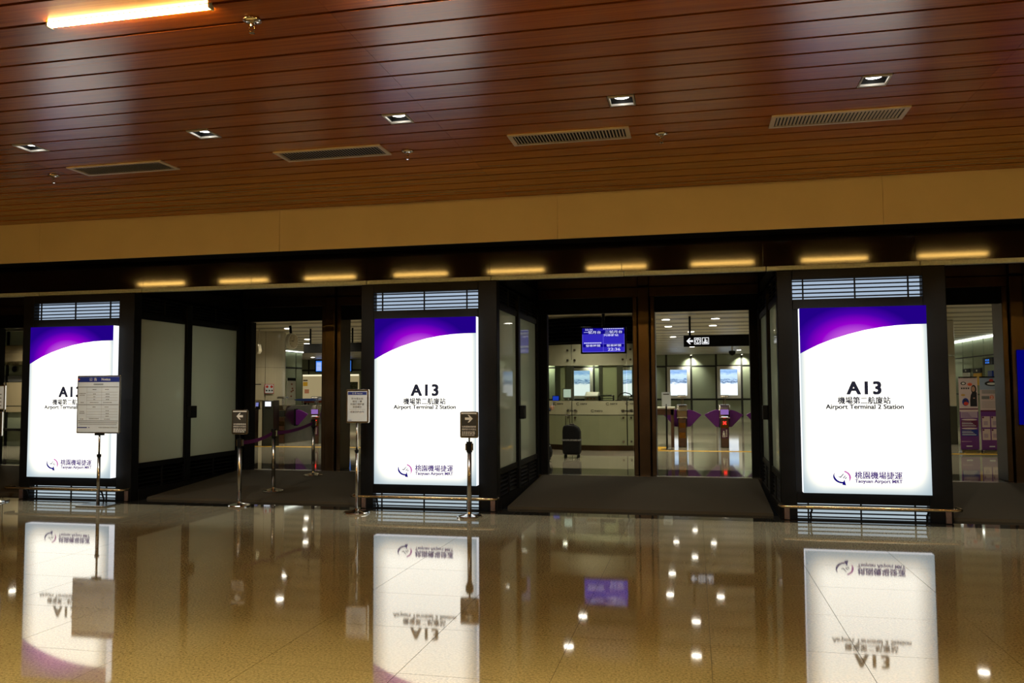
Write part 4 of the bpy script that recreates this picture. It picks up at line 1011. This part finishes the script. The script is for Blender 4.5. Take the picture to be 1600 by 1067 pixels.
for x, lab in ((-14.2, 'left'), (-12.68, 'right')):
    t = thing('blue_monitor', f'bright blue screen high on the back wall just {lab} of the door column', 'screen', (x, HY1 - .3, 0))
    MB().box(-.05, .36, 0, .06, 2.32, 2.93).build('case', M_BLACKM, t); MB().box(.0, .31, -.006, 0, 2.37, 2.88).build('screen', M_LCD, t)
    b = MB(); [b.rect(.03, .28, 2.42 + k * .07, 2.445 + k * .07, -.008) for k in range(6)]; b.build('screen_text', M_LCDWHITE, t)
    MB().tube([(.15, .03, 2.9), (.15, .03, HC)], .02, 6).build('hanger', M_BLACKM, t)
t = thing('blue_counter_canopy', 'small blue oval canopy beyond the left ticket gate', 'canopy', (-8.0, 14.5, HZ))
MB().prism([(-.42 * math.cos(k * math.pi / 8) , .04 * math.sin(k * math.pi / 8) + .98) for k in range(16)], 'y', -.2, .2).build('shade', mat('blue_shade', (.01, .03, .14), .4), t)
for s in (-1, 1): MB().tube([(s * .2, 0, 0), (s * .2, 0, .97)], .025, 8).build('post', M_STEEL, t)
t = thing('red_counter', 'long red-brown counter ledge below the lit mural', 'counter', (-12.2, 24.0, HZ))
MB().box(-.9, 2.0, 0, .5, .72, .83).build('ledge', mat('red_brown', (.16, .03, .015), .4), t)
for x in (-.8, .5, 1.8): MB().box(x, x + .1, .1, .2, 0, .72).build('leg', M_BLACKM, t)

# ticket machines seen at the far left
for k, x in enumerate((-13.3, -12.2, -11.1)):
    t = thing('ticket_machine', f'tan and steel ticket machine at the far left, {ordinal(k)} of three', 'ticket machine', (x, 7.0, HZ), group='ticket machines at the far left')
    MB().box(.02, 1.08, .12, .7, 0, 2.72).build('cabinet', M_WALLGLASS, t); MB().box(.0, .05, .08, .7, 0, 2.72).build('divider', M_BLACKM, t)
    MB().prism([(-.25, 1.98), (.12, 1.90), (.12, 2.40), (-.02, 2.38), (-.2, 2.2)], 'x', .05, 1.06).build('hood', MATS.get('tan_steel') or mat('tan_steel', (.55, .45, .28), .25, metal=.8, noise=.2, nscale=2), t, bevel=.02)
    for a in (.25, .62): MB().tube([(a, .12, 1.82), (a, .07, 1.82)], .075, 18).build('dial', M_STEEL, t); MB().tube([(a, .07, 1.82), (a, .065, 1.82)], .04, 14).build('dial_face', M_BLACKM, t)
    MB().box(.05, 1.06, .09, .13, 1.52, 1.66).build('screen_row', M_GREYINK, t)
    MB().box(.05, .54, .06, .13, .95, 1.50).build('fascia', mat('tan_panel', (.46, .38, .24), .35), t); MB().box(.56, 1.06, .06, .13, .95, 1.50).build('fascia', MATS['tan_panel'], t)
    MB().box(.05, 1.06, .06, .13, .80, .93).build('fascia', MATS['tan_panel'], t)
    MB().box(.05, 1.06, -.12, .13, .36, .42).build('shelf', M_STEEL, t)

# ================================================================== RIGHT PART OF THE HALL
co2 = thing('cream_pier', 'tall cream clad pier behind the right entrance', 'column', (9.35, 10.6, HZ))
for x0, x1, m0 in ((-.62, -.10, 0), (-.09, .22, 0)):
    for z0, z1 in ((.85, 1.98), (1.99, HC - HZ - .005)): MB().box(x0, x1, 0, .6, z0, z1).build('cladding', M_COLUMN, co2, bevel=.02)
    MB().box(x0, x1, 0, .6, 0, .84).build('dark_base', MATS.get('pier_base') or mat('pier_base', (.05, .05, .035), .15), co2)
def banner(x, y, rz, label, variant):
    t = thing('banner_stand', label, 'banner', (x, y, HZ), rz)
    MB().box(0, .34, -.06, .06, .0, .075).build('base', M_STEEL, t, bevel=.012)
    for xx in (.03, .31): MB().tube([(xx, -.12, .015), (xx, .12, .015)], .016, 8).build('foot', M_CHROME, t)
    MB().tube([(.17, .03, .07), (.17, .03, 1.46)], .01, 6).build('pole', M_STEEL, t)
    sh = MB().box(0, .34, -.002, .002, .075, 1.47).build('sheet', M_PINK, t)
    MB().box(0, .34, -.012, .012, 1.455, 1.475).build('top_bar', M_STEEL, t)
    y_ = -.003
    def R(a0, a1, z0, z1, m, dy=0, nm='print'): MB().rect(a0 * .34, a1 * .34, z0, z1, y_ - dy).build(nm, m, sh)
    def E(cx, cz, rx, rz_, m, dy=.001, nm='print'): MB().flat([(cx * .34 + rx * math.cos(a * math.pi / 9), cz + rz_ * math.sin(a * math.pi / 9)) for a in range(18)], y_ - dy).build(nm, m, sh)
    R(0, 1, .075, .80, M_PURPLE)
    if variant == 0:
        R(.0, 1, .84, .86, M_PLUM, .001); R(.05, .95, .68, .80, M_LILAC, .001)
        for k in range(4): R(.08, .62 - .05 * k, .70 + k * .024, .707 + k * .024, M_PURPLE, .002)
        E(.25, 1.345, .05, .032, M_INK); E(.25, 1.345, .03, .017, M_WHITEINK, .002); E(.60, 1.325, .045, .03, M_ORANGE); E(.60, 1.32, .02, .01, M_REDINK, .002)
        for k in range(4): R(.12 + k * .12, .20 + k * .12, 1.235, 1.265, M_INK, .001)
        E(.22, 1.12, .04, .02, MATS.get('print_gold') or mat('print_gold', (.45, .27, .06), .5)); E(.34, .985, .062, .075, M_NAVY); E(.36, .955, .045, .035, M_REDINK, .002); E(.32, 1.01, .03, .02, M_INK, .002)
        # printed standing figure: hair, face, coat
        E(.80, 1.23, .05, .085, M_HAIR, .001); E(.775, 1.235, .032, .052, M_SKIN, .002)
        MB().flat([(.20, .90), (.325, .90), (.325, 1.17), (.285, 1.20), (.25, 1.19), (.215, 1.12), (.20, 1.02)], y_ - .0015).build('print', M_TROUSER, sh)
        E(.80, 1.06, .02, .01, M_SKIN, .003)
        for z0 in (.50, .33):
            R(.06, .95, z0, z0 + .125, M_NAVY if z0 < .4 else M_PLUM, .001); E(.5, z0 + .145, .14, .018, M_PINK, .002)
            for k in range(4): R(.10, .85 - .08 * k, z0 + .02 + k * .024, z0 + .030 + k * .024, M_LILAC if k % 2 else M_PAPER, .002)
        R(.06, .6, .22, .23, M_LILAC, .001); R(.3, .62, .125, .145, M_PAPER, .001)
    else:
        MB().rect(.0, .34, 1.22, 1.455, y_ - .0005).build('print', MATS.get('print_sky') or mat('print_sky', (.26, .33, .45), .5), sh)
        E(.62, 1.34, .12, .05, M_INK); E(.66, 1.335, .09, .022, M_WHITEINK, .002); E(.62, 1.40, .04, .028, M_REDINK, .002)
        for k in range(3): R(.10, .9, 1.15 + k * .022, 1.162 + k * .022, M_GREYINK, .001)
        R(.08, .5, 1.04, 1.10, M_GREYINK, .001); E(.62, 1.075, .035, .04, M_ORANGE)
        put_text('2', .62 * .34, y_ - .003, 1.05, M_WHITEINK, sh, height=.048, bold=.008, thick=.0017)
        for k in range(5): R(.08, .95, .88 + k * .026, .886 + k * .026, M_GREYINK, .001)
        R(.0, 1, .80, .83, M_PLUM, .001)
        for z0 in (.50, .26):
            for a in (.06, .54): R(a, a + .42, z0, z0 + .21, M_PINK, .001); E(a + .06, z0 + .19, .018, .018, M_PLUM, .002); R(a + .08, a + .30, z0 + .04, z0 + .12, M_LILAC, .002)
        R(.4, .7, .125, .145, M_PAPER, .001)
banner(8.86, 7.95, math.radians(5), 'purple roll-up banner with a printed standing woman beside the pier', 0)
banner(9.215, 7.90, math.radians(5), 'purple roll-up banner with a large lips print next to the door column', 1)
# signs on the side wall
def side_sign(y, wd, z0, z1, m, label, txt=None):
    t = thing('wall_sign', label, 'sign', (HX1 - .05, y, 0), math.radians(-90))
    MB().box(-wd / 2, wd / 2, -.04, 0, z0, z1).build('board', m, t)
    if txt: MB().rect(-.06, .06, z0 + (z1 - z0) * .3, z0 + (z1 - z0) * .7, -.042).build('mark', M_WHITEINK, t)
side_sign(19.25, .62, 1.91, 2.03, M_INK, 'dark sign plate above the white box on the side wall', True); side_sign(19.25, .62, 1.50, 1.90, M_WHITE, 'white box under the dark sign plate on the side wall')
side_sign(18.2, .68, 1.88, 2.02, M_INK, 'dark sign plate above the yellow box on the side wall', True); side_sign(18.2, .68, 1.50, 1.87, M_YELLOW, 'yellow box under the dark sign plate on the side wall')
side_sign(17.05, .36, 1.66, 1.92, M_NAVY, 'dark blue plate below the small black display on the side wall')
t = thing('blue_wall_display', 'small black display with blue writing on the side wall', 'display', (HX1 - .05, 17.2, 0), math.radians(-90))
MB().box(-.4, .4, -.05, 0, 2.10, 2.31).build('board', M_INK, t); b = MB(); [b.rect(-.16 + k * .12, -.09 + k * .12, z, z + .05, -.052) for k in range(3) for z in (2.14, 2.215)]; b.build('blue_print', M_LCD, t)

# ================================================================== STANDS AND STANCHIONS BEFORE THE ENTRANCES
def round_base(t, r=.145):
    MB().lathe([(r, 0), (r, .012), (r * .96, .022), (r * .55, .034), (.03, .045), (.026, .06)], (0, 0, 0), 32).build('base', M_CHROME, t, smooth=False)
def stanchion(x, y, z, h, label, head=True):
    t = thing('stanchion', label, 'stanchion', (x, y, z)); round_base(t)
    MB().tube([(0, 0, .04), (0, 0, h - .10)], .026, 16).build('post', M_STEEL, t, smooth=True)
    MB().tube([(0, 0, h - .12), (0, 0, h)], .034, 16).build('belt_head', M_BLACK, t)
    for s in (-1, 1): MB().box(*sorted((s * .030, s * .042)), -.018, .018, h - .10, h - .02).build('belt_clip', M_CHROME, t)
    return t
def rounded(x0, x1, z0, z1, r, n=4):
    pts = []
    for cx, cz, a0 in ((x1 - r, z1 - r, 0), (x0 + r, z1 - r, 90), (x0 + r, z0 + r, 180), (x1 - r, z0 + r, 270)):
        for k in range(n + 1): a = math.radians(a0 + 90 * k / n); pts.append((cx + r * math.cos(a), cz + r * math.sin(a)))
    return pts
M_ARROWBOARD = mat('dark_sign_board', (.03, .03, .026), .45)
def arrow_stand(x, y, label, d, z0, z1, wd, h):
    t = stanchion(x, y, 0, h, label)
    t.name = 'arrow_sign_stand'; t['category'] = 'sign stand'
    MB().tube([(0, 0, h), (0, 0, z0 + .01)], .010, 8).build('neck', M_BLACK, t)
    fr = MB().prism(rounded(-wd / 2, wd / 2, z0, z1, .018), 'y', -.012, .012).build('sign_frame', M_STEEL, t, bevel=.004)
    i = .017
    MB().box(-wd / 2 + i, wd / 2 - i, -.0145, -.012, z0 + i, z1 - i - .012).build('sign_board', M_ARROWBOARD, fr)
    MB().rect(-wd / 2 + i, wd / 2 - i, z1 - i - .012, z1 - i + .002, -.0135).build('top_edge', M_WHITEINK, fr)
    arrow(MB(), 0, z1 - .083, .046, -.0155, d).build('arrow', M_WHITEINK, fr)
    put_text('往桃園機場捷運', 0, -.0155, z0 + .118, M_WHITEINK, fr, width=wd - .05, height=.022, bold=.004)
    put_text('請依指示方向進出', 0, -.0155, z0 + .088, M_WHITEINK, fr, width=wd - .05, height=.022, bold=.004)
    for k in range(3):
        b = MB(); x = -wd / 2 + .026
        while x < wd / 2 - .04:
            L_ = random.uniform(.012, .034); b.rect(x, min(x + L_, wd / 2 - .026), z0 + .028 + k * .018, z0 + .037 + k * .018, -.0155); x += L_ + .007
        b.build('small_print', M_WHITEINK, fr)
    return t
arrow_stand(-1.80, -.03, 'left-arrow sign on a steel stanchion at the start of the purple belt', -1, .905, 1.218, .225, .86)
arrow_stand(1.312, -.37, 'right-arrow sign on a steel stanchion before the middle sign pillar', 1, .903, 1.207, .215, .86)
def ramp_z(y): return .03 + (y - .36) * (HZ - .035) / 2.3
s2 = (-1.862, .95, ramp_z(.95)); s3 = (-1.90, 2.25, ramp_z(2.25))
stanchion(*s2, .86, 'steel stanchion halfway up the dark mat, holding the purple belt')
stanchion(*s3, .86, 'steel stanchion at the end of the purple belt by the door')
for (p0, h0), (p1, h1), lab in (((Vector((-1.80, -.03, 0)), .80), (Vector(s2), .80), 'purple belt from the left-arrow sign to the next stanchion'), ((Vector(s2), .80), (Vector(s3), .80), 'purple belt between the two stanchions on the dark mat')):
    b = MB(); n = 12; vs = []; fs = []
    a = p0 + Vector((.0, .05, h0)); c = p1 + Vector((0, -.05, h1))
    for k in range(n + 1):
        q = a.lerp(c, k / n); q.z -= .03 * 4 * (k / n) * (1 - k / n)
        vs += [(q.x - .001, q.y, q.z - .024), (q.x + .001, q.y, q.z - .024), (q.x + .001, q.y, q.z + .024), (q.x - .001, q.y, q.z + .024)]
    for k in range(n):
        for j in range(4): fs.append((k * 4 + j, k * 4 + (j + 1) % 4, (k + 1) * 4 + (j + 1) % 4, (k + 1) * 4 + j))
    fs += [(0, 1, 2, 3), tuple(n * 4 + j for j in range(4))[::-1]]
    tag(b.add(vs, fs).build('stanchion_belt', M_BELT), lab, 'belt', 'purple queue belts')

# large notice board on a flat rectangular base
t = thing('notice_board_stand', 'large Notice board with tables on a square-based stand before the left sign pillar', 'notice board', (-3.63, -.31, 0))
MB().box(-.215, .215, -.15, .15, 0, .018).build('base', M_STEEL, t, bevel=.006)
MB().tube([(0, 0, .015), (0, 0, .64)], .021, 14).build('lower_post', M_STEEL, t, smooth=True); MB().tube([(0, 0, .62), (0, 0, .655)], .028, 14).build('collar', M_BLACK, t)
MB().tube([(0, 0, .64), (0, 0, .93)], .013, 12).build('upper_post', M_STEEL, t, smooth=True); MB().box(-.06, .06, -.02, .02, .895, .92).build('bracket', M_BLACK, t)
X0, X1, Z0, Z1 = -.338, .30, .92, 1.664
fr = MB().prism(rounded(X0, X1, Z0, Z1, .012), 'y', -.012, .014).build('board_frame', M_STEEL, t, bevel=.003)
sh = MB().box(X0 + .016, X1 - .014, -.0145, -.012, Z0 + .016, Z1 - .016).build('sheet', M_PAPER, fr)
hdr = MB().rect(X0 + .016, X1 - .014, Z1 - .085, Z1 - .018, -.0152).build('header', M_NAVY, sh)
MB().flat([(X0 + .016, Z1 - .062), (X0 + .046, Z1 - .048), (X0 + .016, Z1 - .034)], -.016).build('marker', M_ORANGE, hdr)
put_text('公 告', -.10, -.016, Z1 - .070, M_WHITEINK, hdr, width=.115, height=.040, bold=.004); put_text('Notice', .09, -.016, Z1 - .066, M_WHITEINK, hdr, width=.13, height=.033, bold=.02)
for k in range(7): MB().frame(-.09 + k * .0205, -.073 + k * .0205, Z1 - .122, Z1 - .106, .004, -.0158, -.0150).build('print', M_INK, sh)
L = MB()
for z in (.148, .375, .585): L.rect(X0 + .022, X1 - .02, Z1 - z - .003, Z1 - z + .003, -.0155)
L.build('rule', M_INK, sh)
L = MB()
for z in (.215, .25, .285, .32, .43, .465, .50, .535): L.rect(X0 + .15, X1 - .03, Z1 - z - .0012, Z1 - z + .0012, -.0155)
for x in (-.19, .03): L.rect(x - .001, x + .001, Z1 - .37, Z1 - .152, -.0155); L.rect(x - .001, x + .001, Z1 - .58, Z1 - .378, -.0155)
L.build('table_line', M_GREYINK, sh)
def dashes(x, z, wd, h, m, par, y=-.0156, n=None):
    b = MB(); n = n or max(2, int(wd / .018)); st = wd / n
    for k in range(n): b.rect(x - wd / 2 + k * st, x - wd / 2 + k * st + st * (.62 + .2 * random.random()), z, z + h, y)
    return b.build('print', m, par)
for x, z, wd in ((-.075, .185, .06), (.11, .185, .06), (-.255, .235, .10), (-.255, .258, .08), (-.075, .243, .04), (.12, .243, .06), (-.075, .278, .03), (.12, .278, .06), (-.075, .313, .03), (.12, .313, .05), (-.255, .352, .05), (-.075, .352, .13), (.12, .352, .13),
                 (-.075, .41, .05), (.11, .41, .06), (-.255, .468, .07), (-.255, .49, .08), (.12, .458, .05), (.12, .493, .05), (.12, .528, .05), (-.255, .566, .05), (-.075, .560, .15), (.12, .566, .09)):
    dashes(x, Z1 - z, wd, .010, M_GREYINK, sh)
L = MB(); L.rect(X0 + .03, X1 - .03, Z1 - .612, Z1 - .604, -.0155); L.rect(X0 + .05, X1 - .04, Z1 - .632, Z1 - .626, -.0155); L.build('small_print', M_GREYINK, sh)
L = MB(); L.rect(X0 + .02, X0 + .16, Z1 - .675, Z1 - .662, -.0155); L.rect(X0 + .18, X0 + .20, Z1 - .673, Z1 - .664, -.0155); L.build('blue_bar', M_NAVY, sh)
put_text('桃園大眾捷運股份有限公司', .13, -.016, Z1 - .675, M_GREYINK, sh, width=.27, height=.016)

# small notice on a round-based stand
t = thing('notice_stand', 'small white Notice sign on a slim round-based stand left of the middle pillar', 'notice stand', (-.086, -.33, 0)); round_base(t, .155)
MB().tube([(0, 0, .04), (0, 0, .74)], .018, 12).build('lower_post', M_STEEL, t, smooth=True); MB().tube([(0, 0, .72), (0, 0, .75)], .024, 12).build('collar', M_BLACK, t)
MB().tube([(.0, 0, .74), (.0, 0, 1.07)], .012, 12).build('upper_post', M_STEEL, t, smooth=True)
X0, X1, Z0, Z1 = -.138, .155, 1.066, 1.470
fr = MB().prism(rounded(X0, X1, Z0, Z1, .02), 'y', -.012, .014).build('sign_frame', M_STEEL, t, bevel=.005)
sh = MB().box(X0 + .022, X1 - .022, -.0145, -.012, Z0 + .022, Z1 - .024).build('sheet', M_PAPER, fr)
hdr = MB().rect(X0 + .028, X1 - .028, Z1 - .068, Z1 - .032, -.0152).build('header', M_NAVY, sh)
put_text('公 告 Notice', .008, -.016, Z1 - .061, M_WHITEINK, hdr, width=.13, height=.022, bold=.004)
for k, (s_txt, wd) in enumerate((('持卡至出站', .15), ('請至 1 樓', .12), ('桃園機場捷運', .175), ('服務櫃台', .11))): put_text(s_txt, .008, -.016, Z1 - .125 - k * .033, M_GREYINK, sh, name='print', width=wd, height=.025, bold=.008)
put_text('Please proceed to the 1F counter', .008, -.016, Z1 - .247, M_GREYINK, sh, name='print', width=.20, height=.010); put_text('感謝您的合作', .008, -.016, Z1 - .283, M_GREYINK, sh, name='print', width=.175, height=.025, bold=.004)
L = MB(); L.rect(X0 + .03, X0 + .075, Z0 + .03, Z0 + .036, -.0155); L.build('blue_bar', M_NAVY, sh)

# sign cut off by the left edge of the picture
t = thing('edge_notice_stand', 'notice stand with two stacked boards cut off at the left picture edge', 'notice stand', (-5.30, -.27, 0)); round_base(t, .22)
MB().tube([(0, 0, .04), (0, 0, .90)], .02, 12).build('post', M_STEEL, t, smooth=True)
for z0, z1, x1 in ((1.22, 1.55, .185), (.87, 1.20, .15)):
    fr = MB().prism(rounded(-.25, x1, z0, z1, .015), 'y', -.012, .014).build('board_frame', M_STEEL, t, bevel=.004)
    MB().box(-.235, x1 - .018, -.0145, -.012, z0 + .016, z1 - .016).build('sheet', M_PAPER if z0 > 1.2 else M_ARROWBOARD, fr)
    L = MB(); [L.rect(-.2, x1 - .05, z0 + .05 + k * .05, z0 + .065 + k * .05, -.0155) for k in range(4)]; L.build('print', M_GREYINK if z0 > 1.2 else M_WHITEINK, fr)
